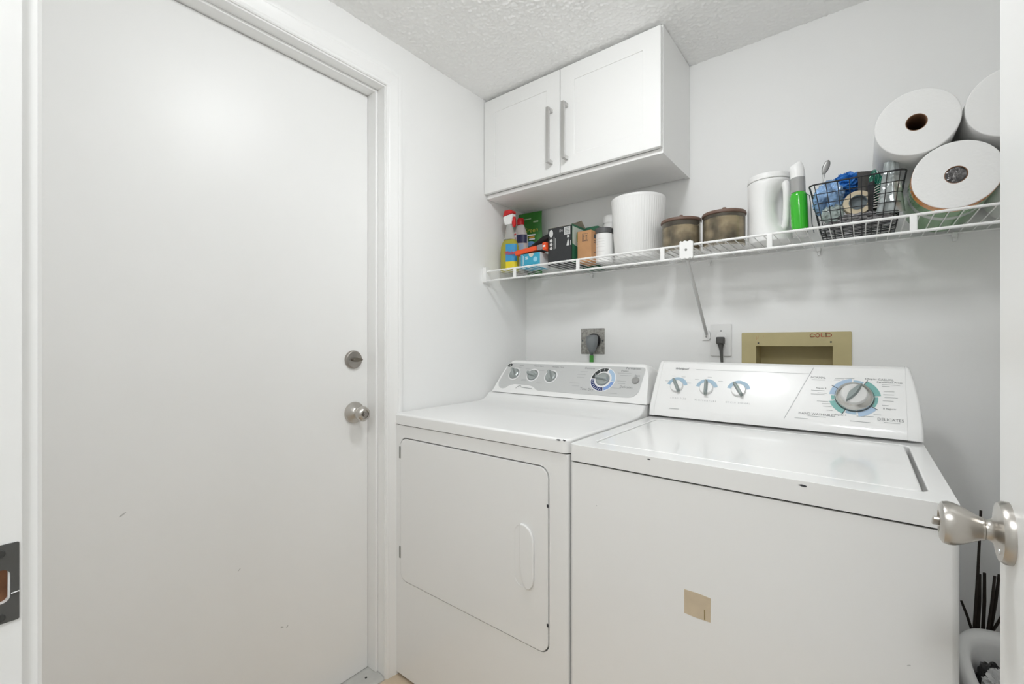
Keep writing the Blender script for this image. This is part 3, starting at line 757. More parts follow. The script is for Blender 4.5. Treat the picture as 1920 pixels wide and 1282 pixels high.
# ------------------------------------------------------------------ outlets, plugs, supply box
M = face_back(0, YB, 0)
t = thing('dryer_outlet', 'square scuffed metal plate of the dryer outlet behind the dryer', 'outlet', (-0.913, YB, 1.085))
g = G(); g.plate([rrect(-0.9692, -0.8568, 1.085, 1.1955, 0.002, 2)], 0, 0.004, M); g.bevel(0.0015, 1)
obj('plate', g, mat('paint_flecked_metal', rgb(168, 166, 160), 0.5, metal=0.2, var=0.45, vscale=90), t)
g = G(); g.lathe([(0.031, 0), (0.031, 0.007), (0.029, 0.009), (0, 0.009)], 32, face_back(-0.905, YB - 0.004, 1.142)); obj('socket', g, BLACK, t, smooth=40)
for dx, dz in ((-0.048, 0.0), (0.048, 0.0)):
    g = G(); g.lathe([(0.004, 0), (0, 0.002)], 10, face_back(-0.913 + dx, YB - 0.004, 1.142 + dz)); obj('screw', g, DGREY, t)
t = thing('dryer_plug', 'grey dryer plug with a green sleeve on its cord, hanging from the metal outlet', 'plug', (-0.898, 1.70, 1.03))
g = G()
lps = []
for z, hw, y0_, y1_ in ((1.1665, 0.016, 1.683, 1.7125), (1.160, 0.025, 1.672, 1.7125), (1.140, 0.027, 1.665, 1.7125), (1.118, 0.022, 1.668, 1.711), (1.100, 0.014, 1.674, 1.706), (1.092, 0.010, 1.678, 1.700)):
    lps.append([(-0.898 + hw * math.cos(a), (y0_ + y1_) / 2 + (y1_ - y0_) / 2 * math.sin(a), z) for a in [2 * PI * i / 16 for i in range(16)]])
g.loft(lps); obj('plug_body', g, mat('plug_grey', rgb(122, 126, 128), 0.45), t, smooth=60)
g = G(); g.tube([(-0.898, 1.689, 1.095), (-0.899, 1.687, 1.06), (-0.899, 1.687, 1.03), (-0.90, 1.685, 0.90), (-0.90, 1.66, 0.60)], 0.0065, 8); obj('cord', g, DGREY, t)
g = G(); g.tube([(-0.8985, 1.687, 1.080), (-0.899, 1.687, 1.03)], 0.011, 12, flat=0.7); obj('sleeve', g, mat('green_tape', rgb(72, 150, 62), 0.5), t)

t = thing('wall_outlet', 'white wall outlet plate beside the shelf brace foot', 'outlet', (-0.3995, YB, 1.085))
g = G(); g.plate([rrect(-0.4341, -0.3646, 1.085, 1.2005, 0.003, 3)], 0, 0.0065, M); g.bevel(0.002, 2); obj('plate', g, mat('outlet_white', (0.80, 0.80, 0.79), 0.35), t)
for z in (1.162, 1.123):
    g = G(); g.lathe([(0.016, 0.006), (0.016, 0.008), (0.0155, 0.0085), (0, 0.0085)], 28, M @ Matrix.Translation((-0.3975, z - 0.008, 0))); obj('receptacle', g, WPLAST, t, smooth=40)
g = G(); g.lathe([(0.0025, 0.0065), (0, 0.008)], 10, M @ Matrix.Translation((-0.3985, 1.1755, 0))); obj('screw', g, INKD, t)
t = thing('washer_plug', 'dark grey washer plug and cord in the white wall outlet', 'plug', (-0.397, 1.70, 1.0))
g = G(); g.box(-0.4095, -0.384, 1.690, 1.7172, 1.129, 1.1535); g.bevel(0.004, 2)
obj('plug_body', g, mat('plug_dark', rgb(84, 84, 82), 0.45), t)
g = G()
for i in range(5):
    z = 1.129 - i * 0.005
    g.lathe([(0.011 - i * 0.0013, -0.0022), (0.011 - i * 0.0013, 0.0022), (0.008, 0.0022)], 14, face_up(-0.3965 + i * 0.0004, 1.705, z))
g.tube([(-0.3965, 1.705, 1.135), (-0.394, 1.704, 1.10), (-0.391, 1.70, 1.06), (-0.390, 1.69, 0.98), (-0.39, 1.68, 0.8)], [0.009, 0.0055, 0.0045, 0.0045, 0.0045], 10)
obj('cord', g, mat('plug_dark', rgb(84, 84, 82), 0.45), t)

t = thing('washer_supply_box', 'tan recessed washer supply box with red handwriting above the washer', 'utility box', (-0.179, YB, 0.93))
g = G(); g.plate([rrect(-0.3321, -0.0259, 0.93, 1.1675, 0.003, 3), rect(-0.287, -0.073, 0.967, 1.1215)], 0, 0.0045, M); g.bevel(0.001, 1); obj('frame', g, TAN, t)
g = G(); a, b, c, d = -0.287, -0.073, 0.967, 1.1215
g.box(a - 0.001, b + 0.001, YB + 0.088, YB + 0.090, c, d); g.box(a - 0.0015, a, YB, YB + 0.089, c, d); g.box(b, b + 0.0015, YB, YB + 0.089, c, d); g.box(a, b, YB, YB + 0.089, d, d + 0.0015); g.box(a, b, YB, YB + 0.089, c - 0.0015, c)
obj('recess', g, TAN, t, smooth=0)
g = G()
for x in (-0.23, -0.13):
    g.lathe([(0.012, 0), (0.012, 0.03), (0.02, 0.034), (0.02, 0.05), (0, 0.05)], 12, face_up(x, YB + 0.05, 0.967))
obj('valve', g, mat('brass', rgb(170, 140, 80), 0.35, metal=0.9), t)
M2 = face_back(0, YB - 0.0046, 0)
g = G()
stroke(g, bez((-0.1200, 1.1585), (-0.1325, 1.1655), (-0.1322, 1.1545)) + bez((-0.1322, 1.1535), (-0.130, 1.1490), (-0.1195, 1.1530))[1:], 0.0016, M2)
stroke(g, [(-0.1125 + 0.0048 * math.cos(2 * PI * i / 12), 1.1560 + 0.0058 * math.sin(2 * PI * i / 12)) for i in range(13)], 0.0016, M2)
stroke(g, [(-0.1030, 1.1630), (-0.1035, 1.1525), (-0.0955, 1.1520)], 0.0016, M2)
stroke(g, [(-0.0905, 1.1635), (-0.0900, 1.1520)] + bez((-0.0905, 1.1635), (-0.0735, 1.1610), (-0.0765, 1.1550)) + [(-0.081, 1.1520), (-0.0915, 1.1518)], 0.0016, M2)
obj('handwriting', g, REDI, t, smooth=0)
g = G()
stroke(g, [(-0.2865, 1.155), (-0.286, 1.143)], 0.001, M2); stroke(g, [(-0.286, 1.150), (-0.282, 1.147)], 0.001, M2); stroke(g, [(-0.281, 1.157), (-0.281, 1.148)], 0.0012, M2); stroke(g, [(-0.265, 1.157), (-0.265, 1.152)], 0.0009, M2)
obj('handwriting', g, REDF, t, smooth=0)
for x, z in ((-0.2801, 1.1318), (-0.0779, 1.135)):
    g = G(); g.lathe([(0.0028, 0), (0.0024, 0.001), (0, 0.001)], 10, face_back(x, YB - 0.0045, z)); obj('screw', g, INKD, t)

# ------------------------------------------------------------------ things on the wire shelf
def glassy(name, col, rough, trans, ior=1.3, var=0.0):
    return mat(name, col, rough, trans=trans, ior=ior, var=var, vscale=25)
def fx(y): return face_back(0, y, 0)
# spray bottle of yellow cleaner
t = thing('spray_bottle', 'clear spray bottle of yellow cleaner with red and white trigger, leftmost on the shelf', 'bottle', (-1.195, 1.505, ZD))
M = Matrix.Translation((-1.195, 1.505, ZD))
g = G(); g.lathe([(0, 0), (0.043, 0), (0.046, 0.004), (0.046, 0.085), (0.044, 0.108), (0.037, 0.126), (0.030, 0.136), (0, 0.136)], 32, M, 1.0, 0.62); body = obj('body', g, glassy('yellow_liquid', rgb(206, 200, 84), 0.12, 0.45), t, smooth=40)
g = G(); g.lathe([(0.030, 0.137), (0.022, 0.155), (0.017, 0.185), (0.0145, 0.205)], 24, M, 1.0, 0.8); obj('neck', g, mat('clear_plastic', (0.78, 0.78, 0.76), 0.15, trans=0.6, ior=1.2), t)
g = G(); g.plate([[(-1.212, 1.640), (-1.180, 1.640), (-1.172, 1.672), (-1.170, 1.684), (-1.218, 1.679), (-1.222, 1.672)]], -0.013, 0.013, fx(1.505)); g.bevel(0.003, 2); obj('trigger_head', g, WPLAST, t)
g = G(); g.plate([[(-1.224, 1.677), (-1.196, 1.683), (-1.169, 1.686), (-1.172, 1.697), (-1.188, 1.704), (-1.214, 1.703)]], -0.0135, 0.0135, fx(1.505)); g.bevel(0.003, 2); obj('trigger_cap', g, mat('red_plastic', rgb(196, 32, 34), 0.35), t)
g = G(); g.plate([[(-1.181, 1.652), (-1.173, 1.672), (-1.165, 1.672), (-1.162, 1.640), (-1.168, 1.625), (-1.176, 1.630)]], -0.006, 0.006, fx(1.505)); g.bevel(0.002, 1); obj('trigger', g, mat('red_plastic', rgb(196, 32, 34), 0.35), t)
def wrap(name, cx, cy, a, b, a0, a1, z0, z1, m, parent, n=10):
    lo = [(cx + a * math.cos(R(a0 + (a1 - a0) * i / n)), cy + b * math.sin(R(a0 + (a1 - a0) * i / n))) for i in range(n + 1)]
    g = G(); g.faces([(x, y, z0) for x, y in lo] + [(x, y, z1) for x, y in lo], [(i, i + 1, i + n + 2, i + n + 1) for i in range(n)])
    return obj(name, g, m, parent, smooth=60, wn=False)
wrap('label', -1.195, 1.505, 0.0467, 0.0292, -88, -15, 1.478, 1.552, mat('label_blue', rgb(58, 146, 196), 0.4), body)
wrap('label', -1.195, 1.505, 0.0468, 0.0293, -88, -15, 1.446, 1.478, mat('label_yellow', rgb(226, 206, 40), 0.4), body)
text('Windex', 0.022, frame((-1.172, 1.4765, 1.513), (1, 0.12, 0), (0, 0, 1)), mat('label_red', rgb(206, 60, 50), 0.4), body, bold=0.0006, sx=0.72)
# second bottle, navy and white label
t = thing('cleaner_bottle', 'pale cleaner bottle with red-striped and navy label, behind the yellow spray bottle', 'bottle', (-1.206, 1.598, ZD))
M = Matrix.Translation((-1.206, 1.598, ZD))
g = G(); g.lathe([(0, 0), (0.036, 0), (0.038, 0.004), (0.038, 0.14), (0.034, 0.175), (0.020, 0.215), (0.016, 0.222), (0, 0.222)], 28, M, 1.0, 0.7); body = obj('body', g, mat('bottle_pale', rgb(196, 190, 188), 0.3), t, smooth=40)
g = G(); g.lathe([(0.016, 0.222), (0.016, 0.245), (0.012, 0.252), (0, 0.252)], 20, M); obj('cap', g, mat('red_plastic', rgb(196, 32, 34), 0.35), t, smooth=40)
wrap('label', -1.206, 1.598, 0.0385, 0.0270, -150, -95, 1.590, 1.625, WHITE, body)
wrap('label', -1.206, 1.598, 0.0388, 0.0273, -92, -10, 1.575, 1.612, mat('label_navy', rgb(38, 40, 78), 0.4), body)
for z in (1.594, 1.612): wrap('label_stripe', -1.206, 1.598, 0.0389, 0.0274, -140, -98, z, z + 0.008, mat('label_red', rgb(206, 60, 50), 0.4), body)
wrap('label', -1.206, 1.598, 0.0388, 0.0273, -95, -40, 1.53, 1.572, mat('label_pale_blue', rgb(160, 178, 206), 0.4), body)
# green stand-up pouch
def pouch(name, label, cat, c, w_, h, d, m, yaw=0, lean=0.0, seed=1, group=None, top=0.93):
    nz, nx = 12, 10
    M = Matrix.Translation(c) @ Matrix.Rotation(yaw, 4, 'Z') @ Matrix.Rotation(lean, 4, 'X')
    front, back = [], []
    for j in range(nz + 1):
        q = j / nz
        for i in range(nx + 1):
            p = i / nx * 2 - 1
            th = d * 0.5 * (1 - abs(p) ** 2.5) * (1 - q ** 1.6) * (0.4 + 0.6 * min(1, q * 6 + 0.5))
            wob = noise.noise(Vector((p * 2, q * 3, seed))) * 0.006
            xx = p * w_ / 2 * (1 - (1 - top) * q)
            front.append((xx, -th - 0.0015 + wob, q * h)); back.append((xx, th + 0.0015 + wob, q * h))
    N = len(front)
    fs = []
    for j in range(nz):
        for i in range(nx):
            a = j * (nx + 1) + i
            fs.append((a, a + 1, a + nx + 2, a + nx + 1)); fs.append((N + a, N + a + nx + 1, N + a + nx + 2, N + a + 1))
    edge = [j * (nx + 1) for j in range(nz + 1)]
    for a, b in zip(edge, edge[1:]): fs.append((a, b, N + b, N + a)); fs.append((a + nx, N + a + nx, N + b + nx, b + nx))
    for i in range(nx): fs.append((i, N + i, N + i + 1, i + 1)); k = nz * (nx + 1) + i; fs.append((k, k + 1, N + k + 1, N + k))
    g = G(); g.faces(front + back, fs, M)
    o = obj(name, g, m, None, smooth=60, wn=False)
    tag(o, label, cat, group)
    return o, M
GRN = mat('pouch_green', rgb(52, 124, 46), 0.3)
po, PM = pouch('refill_pouch', 'green plastic refill pouch standing under the cabinet in the corner', 'pouch', (-1.200, 1.658, ZD), 0.130, 0.292, 0.045, GRN, yaw=0.12, lean=-0.02)
def pm(u, v, n): return PM @ Matrix.Translation((u, -n, v)) @ Matrix.Rotation(PI / 2, 4, 'X')
g = G(); g.plate([[(-0.055, 0.10), (0.055, 0.085), (0.055, 0.115), (0.0, 0.118), (-0.052, 0.13)]], 0, 0.0005, pm(0, 0, 0.024)); obj('label_band', g, mat('pouch_lime', rgb(170, 190, 40), 0.35), po, smooth=0)
g = G(); g.plate([circ(0.015, 0.142, 0.024, 20, 0.012)], 0, 0.0005, pm(0, 0, 0.0235)); obj('label_patch', g, mat('pouch_blue', rgb(110, 160, 210), 0.35), po, smooth=0)
text('Green', 0.030, pm(0.012, 0.205, 0.0185), mat('pouch_yellow', rgb(206, 200, 90), 0.4), po, shear=0.15)
for u0, u1, v, m_ in ((-0.004, 0.040, 0.182, WHITE), (0.006, 0.036, 0.172, mat('pouch_orange', rgb(206, 150, 70), 0.4)), (0.008, 0.038, 0.163, WHITE)):
    g = G(); g.plate([rect(u0, u1, v - 0.003, v + 0.003)], 0, 0.0004, pm(0, 0, 0.0225)); obj('print_bar', g, m_, po, smooth=0)
for u0, u1, v0, v1, n_ in ((-0.04, 0.012, 0.258, 0.262, 0.013), (0.025, 0.05, 0.240, 0.247, 0.0145)):
    g = G(); g.plate([rect(u0, u1, v0, v1)], 0, 0.0004, pm(0, 0, n_)); obj('print_bar', g, mat('pouch_pale', rgb(170, 200, 160), 0.4), po, smooth=0)
# cartons
def carton(name, label, cat, x0_, x1_, y0_, y1_, h, m, z0=None, bev=0.001):
    z0 = ZD if z0 is None else z0
    g = G(); g.box(x0_, x1_, y0_, y1_, z0, z0 + h); g.bevel(bev, 1)
    return tag(obj(name, g, m, None), label, cat)
BLUEB = mat('carton_blue', rgb(58, 160, 190), 0.45)
o = carton('small_carton', 'bright blue small carton with white end, at the front of the shelf', 'box', -1.108, -1.012, 1.468, 1.545, 0.058, BLUEB)
g = G(); g.box(-1.0119, -1.0112, 1.469, 1.544, ZD + 0.001, ZD + 0.057); obj('end_panel', g, WHITE, o, smooth=0)
fm = fx(1.4679)
g = G(); g.plate([rect(-1.1, -1.0975, 1.452, 1.492)], 0, 0.0004, fm); g.plate([rect(-1.093, -1.0915, 1.452, 1.488)], 0, 0.0004, fm); o2 = obj('print_bar', g, WHITE, o, smooth=0)
g = G(); g.plate([circ(-1.034, 1.470, 0.010, 20)], 0, 0.0004, fm); obj('print_badge', g, mat('print_pale_cyan', rgb(150, 205, 225), 0.4), o, smooth=0)
g = G(); g.plate([[(-1.066, 1.4962)] + [(-1.054 + 0.012 * math.cos(R(a)), 1.4925 + 0.012 * math.sin(R(a))) for a in range(180, 361, 20)] + [(-1.042, 1.4962)]], 0, 0.0004, fm); obj('thumb_hole', g, mat('carton_inner', rgb(206, 200, 188), 0.6), o, smooth=0)
for z in (1.482, 1.475):
    g = G(); g.plate([rrect(-1.084, -1.070, z - 0.0022, z + 0.0022, 0.002, 3)], 0, 0.0004, fm); obj('print_bar', g, WHITE, o, smooth=0)
# orange open tray box lying on the blue carton
ORG = mat('carton_orange', rgb(232, 84, 36), 0.4)
t = thing('orange_carton', 'orange open-sided carton lying aslant on the blue carton', 'box', (-1.05, 1.50, 1.507))
TM = Matrix.Translation((-1.055, 1.50, 1.5125)) @ Matrix.Rotation(R(-5), 4, 'Y')
g = G(); g.box(-0.080, 0.026, -0.036, 0.030, -0.011, 0.008, TM); g.bevel(0.0015, 1); obj('sleeve', g, ORG, t)
g = G(); g.box(0.056, 0.074, -0.034, 0.030, -0.017, 0.013, TM); g.bevel(0.002, 1); obj('end_block', g, ORG, t)
g = G(); g.box(0.026, 0.056, -0.028, 0.028, -0.010, 0.010, TM); obj('insert', g, mat('grey_card', rgb(140, 134, 136), 0.5), t, smooth=0)
g = G(); g.plate([circ(0.065, -0.002, 0.006, 14, 0.004)], 0, 0.0004, TM @ frame((0, -0.0342, 0), (1, 0, 0), (0, 0, 1))); obj('print_mark', g, WHITE, t, smooth=0)
# black-handled brush
t = thing('handled_brush', 'black-handled cleaning brush lying behind the orange carton', 'brush', (-1.07, 1.56, 1.52))
g = G(); g.tube([(-1.145, 1.582, 1.541), (-1.13, 1.580, 1.545), (-1.09, 1.572, 1.556), (-1.055, 1.567, 1.567), (-1.028, 1.562, 1.575), (-1.020, 1.561, 1.577)], [0.009, 0.012, 0.0145, 0.017, 0.014, 0.006], 14); obj('handle', g, BLACK, t, smooth=60)
g = G(); g.box(-1.160, -1.122, 1.560, 1.606, 1.520, 1.535); g.bevel(0.003, 2); obj('head', g, mat('dull_purple', rgb(96, 84, 116), 0.4), t)
g = G()
for i in range(6):
    for j in range(5): g.tube([(-1.157 + i * 0.006, 1.565 + j * 0.0085, 1.5215), (-1.157 + i * 0.006, 1.565 + j * 0.0085, ZD + 0.001)], 0.002, 5)
bo = obj('bristles', g, DGREY, t, smooth=0); bo['kind'] = 'stuff'
# black printed carton with open flap
t = thing('printed_carton', 'black printed carton with a barcode and an open top flap', 'box', (-0.926, 1.54, ZD))
g = G(); X0, X1, Y0, Y1, H_ = -0.980, -0.872, 1.480, 1.595, 0.146
for a in ((X0, X1, Y0, Y0 + 0.0015), (X0, X1, Y1 - 0.0015, Y1), (X0, X0 + 0.0015, Y0, Y1)): g.box(*a, ZD, ZD + H_)
g.box(X0, X1, Y0, Y1, ZD, ZD + 0.0015); obj('shell', g, mat('carton_black', rgb(46, 48, 50), 0.5), t, smooth=0)
g = G(); g.box(X1 - 0.0015, X1, Y0, Y1, ZD, ZD + H_ + 0.004); sp_ = obj('side_panel', g, mat('carton_green', rgb(52, 110, 82), 0.5), t, smooth=0)
g = G(); g.plate([[(1.484, ZD + 0.075), (1.592, ZD + 0.055), (1.592, ZD + 0.14), (1.484, ZD + 0.142)]], 0, 0.0005, face_left(X1, 0, 0)); obj('side_print', g, mat('carton_mint', rgb(196, 206, 196), 0.5), sp_, smooth=0)
g = G(); g.plate([circ(1.52, ZD + 0.105, 0.006, 14, 0.02)], 0.0005, 0.0008, face_left(X1, 0, 0)); obj('leaf_print', g, mat('leaf_green', rgb(96, 150, 76), 0.5), sp_, smooth=0)
fl = [(X0 + 0.012, 1.594, ZD + H_), (X1, 1.594, ZD + H_), (X1 - 0.004, 1.560, ZD + H_ + 0.032), (X1 - 0.05, 1.560, ZD + H_ + 0.026)]
g = G(); g.faces(fl + [(x, y + 0.0015, z + 0.001) for x, y, z in fl], [(0, 1, 2, 3), (7, 6, 5, 4), (0, 4, 5, 1), (1, 5, 6, 2), (2, 6, 7, 3), (3, 7, 4, 0)]); obj('top_flap', g, mat('kraft_inner', rgb(176, 168, 150), 0.6), t, smooth=0)
fl = [(X0 + 0.002, 1.4805, ZD + H_), (X1, 1.4805, ZD + H_), (X1, 1.520, ZD + H_ + 0.012), (X0 + 0.02, 1.520, ZD + H_ + 0.006)]
g = G(); g.faces(fl + [(x, y + 0.001, z + 0.0015) for x, y, z in fl], [(0, 1, 2, 3), (7, 6, 5, 4), (0, 4, 5, 1), (1, 5, 6, 2), (2, 6, 7, 3), (3, 7, 4, 0)]); obj('top_flap', g, mat('kraft_inner', rgb(176, 168, 150), 0.6), t, smooth=0)
fm = fx(1.4799)
PW = mat('print_offwhite', rgb(206, 208, 206), 0.5)
g = G(); g.plate([circ(-0.966, 1.563, 0.009, 20, 0.015)], 0, 0.0003, fm); obj('print_badge', g, PW, t, smooth=0)
for z in (1.535, 1.520, 1.505):
    g = G(); g.plate([circ(-0.966, z, 0.0065, 16)], 0, 0.0003, fm); obj('print_badge', g, PW, t, smooth=0)
g = G(); g.plate([rect(-0.906, -0.879, 1.550, 1.580)], 0, 0.0003, fm); bc = obj('barcode', g, PW, t, smooth=0)
g = G()
for i, wd in enumerate((1, 2, 1, 1, 3, 1, 2, 1, 1, 2)): g.plate([rect(-0.903, -0.882, 1.553 + i * 0.0024, 1.553 + i * 0.0024 + wd * 0.0005)], 0, 0.0003, fx(1.4796))
b_ = obj('bars', g, INKD, bc, smooth=0); b_['kind'] = 'stuff'
text('DE', 0.013, frame((-0.920, 1.4796, 1.568), (1, 0, 0), (0, 0, 1)), PW, t)
g = G(); g.plate([rect(-0.953, -0.951, 1.500, 1.548)], 0, 0.0003, fm); obj('print_bar', g, PW, t, smooth=0)
g = G(); g.plate([rect(-0.947, -0.9455, 1.502, 1.542)], 0, 0.0003, fm); obj('print_bar', g, PW, t, smooth=0)
g = G(); g.plate([[(-0.896, 1.507), (-0.884, 1.507), (-0.885, 1.524), (-0.889, 1.534), (-0.892, 1.524)]], 0, 0.0003, fm); obj('print_bottle', g, PW, t, smooth=0)
g = G(); g.plate([rect(-0.879, -0.8765, 1.508, 1.526)], 0, 0.0003, fm); obj('print_bar', g, PW, t, smooth=0)
g = G(); g.plate([rect(-0.893, -0.883, 1.538, 1.546)], 0, 0.0003, fm); obj('print_bar', g, PW, t, smooth=0)
# green box behind
carton('green_carton', 'dark green carton tucked behind the brown box', 'box', -0.905, -0.835, 1.62, 1.70, 0.165, mat('carton_green', rgb(52, 110, 82), 0.5))
# brown carton with up arrows
KRAFT = mat('kraft', rgb(186, 140, 98), 0.65, var=0.06, vscale=30)
o = carton('brown_carton', 'small brown cardboard box printed with two up arrows', 'box', -0.8595, -0.8005, 1.500, 1.585, 0.1195, KRAFT)
fm = fx(1.4999)
g = G(); g.plate([rect(-0.8385, -0.8135, 1.518, 1.547), rect(-0.8375, -0.8145, 1.519, 1.546)], 0, 0.0003, fm); obj('print_frame', g, INKD, o, smooth=0)
for x in (-0.831, -0.821):
    g = G(); g.plate([[(x - 0.0012, 1.523), (x + 0.0012, 1.523), (x + 0.0012, 1.536), (x + 0.0035, 1.536), (x, 1.543), (x - 0.0035, 1.536), (x - 0.0012, 1.536)]], 0, 0.0003, fm); obj('arrow', g, INKD, o, smooth=0)
g = G(); g.plate([rect(-0.836, -0.816, 1.5205, 1.522)], 0, 0.0003, fm); obj('print_bar', g, INKD, o, smooth=0)
g = G(); g.plate([rect(1.52, 1.57, 1.530, 1.545)], 0, 0.0003, face_left(-0.8004, 0, 0)); obj('print_patch', g, INKD, o, smooth=0)
for z in (1.52, 1.513, 1.475): 
    g = G(); g.plate([rect(1.52, 1.565, z, z + 0.002)], 0, 0.0003, face_left(-0.8004, 0, 0)); obj('print_bar', g, INKD, o, smooth=0)
# white canisters
t = thing('canister', 'slim white canister with dark grey lid, next to the brown box', 'canister', (-0.779, 1.562, ZD))
M = Matrix.Translation((-0.779, 1.562, ZD))
g = G(); g.lathe([(0, 0), (0.0325, 0), (0.034, 0.002), (0.034, 0.108), (0.032, 0.110), (0, 0.110)], 32, M); b_ = obj('body', g, WPLAST, t, smooth=40)
g = G(); g.lathe([(0.035, 0.110), (0.035, 0.127), (0.033, 0.130), (0, 0.130)], 40, M, mod=lambda a, z: 1 + 0.008 * math.cos(40 * a)); obj('lid', g, mat('lid_dark_grey', rgb(86, 86, 86), 0.45), t, smooth=40)
for z in (1.525, 1.515, 1.505, 1.495, 1.478): wrap('print_line', -0.779, 1.562, 0.0342, 0.0342, -125, -60, z, z + 0.0008, mat('print_faint', rgb(196, 196, 194), 0.5), b_)
t = thing('canister', 'taller all-white canister half hidden behind the grey-lidded one', 'canister', (-0.80, 1.668, ZD))
M = Matrix.Translation((-0.80, 1.668, ZD))
g = G(); g.lathe([(0, 0), (0.03, 0), (0.031, 0.002), (0.031, 0.175), (0, 0.175)], 28, M); obj('body', g, WPLAST, t, smooth=40)
g = G(); g.lathe([(0.032, 0.175), (0.032, 0.200), (0.029, 0.206), (0, 0.207)], 28, M); obj('lid', g, WPLAST, t, smooth=40)
# ribbed white bin
t = thing('ribbed_bin', 'white ribbed plastic bin standing on the shelf under the cabinet end', 'bin', (-0.652, 1.585, ZD))
g = G(); rib = lambda a, z: 1 + 0.010 * math.cos(64 * a)
g.lathe([(0, 0), (0.080, 0), (0.0825, 0.003), (0.0965, 0.212)], 384, Matrix.Translation((-0.652, 1.585, ZD)), mod=lambda a, z: 1 + (0.004 * math.cos(64 * a) if 0.002 < z < 0.213 else 0)); obj('wall', g, WPLAST, t, smooth=60, wn=False)
g = G(); g.lathe([(0.0965, 0.210), (0.0972, 0.212), (0.0974, 0.219), (0.0965, 0.221), (0.0945, 0.221), (0.094, 0.210), (0.079, 0.005), (0, 0.005)], 64, Matrix.Translation((-0.652, 1.585, ZD))); obj('rim', g, WPLAST, t, smooth=40)
# smoked glass jars with wooden lids
SMOKE = mat('smoked_glass', rgb(226, 218, 202), 0.05, trans=0.92, ior=1.3, var=0.45, vscale=16)
LIDW = mat('lid_wood', rgb(112, 88, 76), 0.5, var=0.15, vscale=40)
def jar(x, y, label, fill):
    t = thing('glass_jar', label, 'jar', (x, y, ZD), 'smoked glass jars on the shelf')
    M = Matrix.Translation((x, y, ZD))
    g = G(); g.lathe([(0, 0), (0.060, 0), (0.0625, 0.003), (0.0625, 0.098), (0.0605, 0.098), (0.0605, 0.006), (0, 0.006)], 48, M); obj('glass', g, SMOKE, t, smooth=40)
    g = G(); g.lathe([(0, 0.0065), (0.0590, 0.0065), (0.0590, fill), (0.045, fill + 0.006), (0.02, fill - 0.004), (0, fill + 0.003)], 32, M); obj('powder', g, mat('pale_powder', rgb(222, 212, 190), 0.8, bump=0.6, bscale=120, var=0.6, vscale=22), t)
    g = G(); g.lathe([(0, 0.098), (0.061, 0.098), (0.0655, 0.100), (0.066, 0.104), (0.064, 0.109), (0.050, 0.112), (0, 0.113)], 48, M); obj('lid', g, LIDW, t, smooth=40)
    g = G(); g.box(-0.006, 0.006, -0.016, 0.016, 0.112, 0.127, M @ Matrix.Rotation(R(20), 4, 'Z')); g.bevel(0.003, 2); obj('lid_grip', g, LIDW, t)
jar(-0.4865, 1.552, 'smoked brown glass jar with wooden lid, next to the ribbed bin', 0.082)
jar(-0.3515, 1.552, 'smoked brown glass jar with wooden lid, next to the white jug', 0.088)
# white jug with side handle
t = thing('plastic_jug', 'large white plastic jug with a side handle and screw lid', 'jug', (-0.2265, 1.583, ZD))
g = G(); lps = []
for z, a, pin in ((0, 0.058, 0), (0.003, 0.0605, 0), (0.02, 0.061, 0.0), (0.040, 0.061, 0.010), (0.06, 0.061, 0.024), (0.09, 0.061, 0.033), (0.12, 0.061, 0.034), (0.145, 0.061, 0.026), (0.165, 0.061, 0.012), (0.178, 0.061, 0.002), (0.186, 0.0595, 0), (0.188, 0.057, 0)):
    lp = []
    for i in range(48):
        q = 2 * PI * i / 48
        d_ = (q - R(-33) + PI) % (2 * PI) - PI
        k = 1 - (pin / 0.061) * max(0, math.cos(d_ * 1.15)) ** 2 if abs(d_) < PI / 2.3 else 1
        lp.append((-0.2265 + a * k * math.cos(q), 1.583 + a * k * math.sin(q), ZD + z))
    lps.append(lp)
g.loft(lps); obj('body', g, WPLAST, t, smooth=60, wn=False)
hx, hy = math.cos(R(-33)), math.sin(R(-33))
g = G(); g.tube([(-0.2265 + r * hx, 1.583 + r * hy, ZD + z) for r, z in ((0.045, 0.178), (0.054, 0.170), (0.0585, 0.15), (0.0585, 0.12), (0.0575, 0.09), (0.0565, 0.065), (0.054, 0.045), (0.046, 0.036))], [0.010, 0.011, 0.0105, 0.010, 0.0095, 0.0095, 0.010, 0.010], 12); obj('handle', g, WPLAST, t, smooth=60)
g = G(); g.lathe([(0.0565, 0.188), (0.0615, 0.189), (0.0615, 0.1925), (0.060, 0.1935), (0.060, 0.203), (0.058, 0.206), (0.05, 0.206), (0.048, 0.2045), (0, 0.2045)], 48, Matrix.Translation((-0.2265, 1.583, ZD))); obj('lid', g, WPLAST, t, smooth=40)
# green spray bottle
t = thing('spray_bottle', 'slim spray bottle with vivid green liquid and white cap, between jug and wire basket', 'bottle', (-0.140, 1.522, ZD))
M = Matrix.Translation((-0.1405, 1.522, ZD)) @ Matrix.Rotation(R(-2.2), 4, 'Y')
g = G(); g.lathe([(0, 0), (0.018, 0), (0.0195, 0.003), (0.0195, 0.018), (0.0193, 0.02)], 24, M); obj('base', g, mat('clear_plastic', (0.78, 0.78, 0.76), 0.15, trans=0.6, ior=1.2), t)
g = G(); g.lathe([(0.0195, 0.018), (0.0215, 0.022), (0.0215, 0.112), (0.0195, 0.122), (0.0165, 0.126), (0, 0.126)], 28, M); obj('body', g, mat('vivid_green', rgb(52, 178, 36), 0.15, coat=0.5), t, smooth=40)
g = G(); g.lathe([(0.0178, 0.126), (0.0182, 0.155), (0.018, 0.168), (0, 0.168)], 24, M); obj('neck', g, mat('clear_grey_plastic', rgb(176, 176, 174), 0.25, trans=0.2), t, smooth=40)
g = G()
hd = [(-0.018, -0.016), (0.016, -0.016), (0.016, 0.016), (-0.018, 0.016)]
lps = []
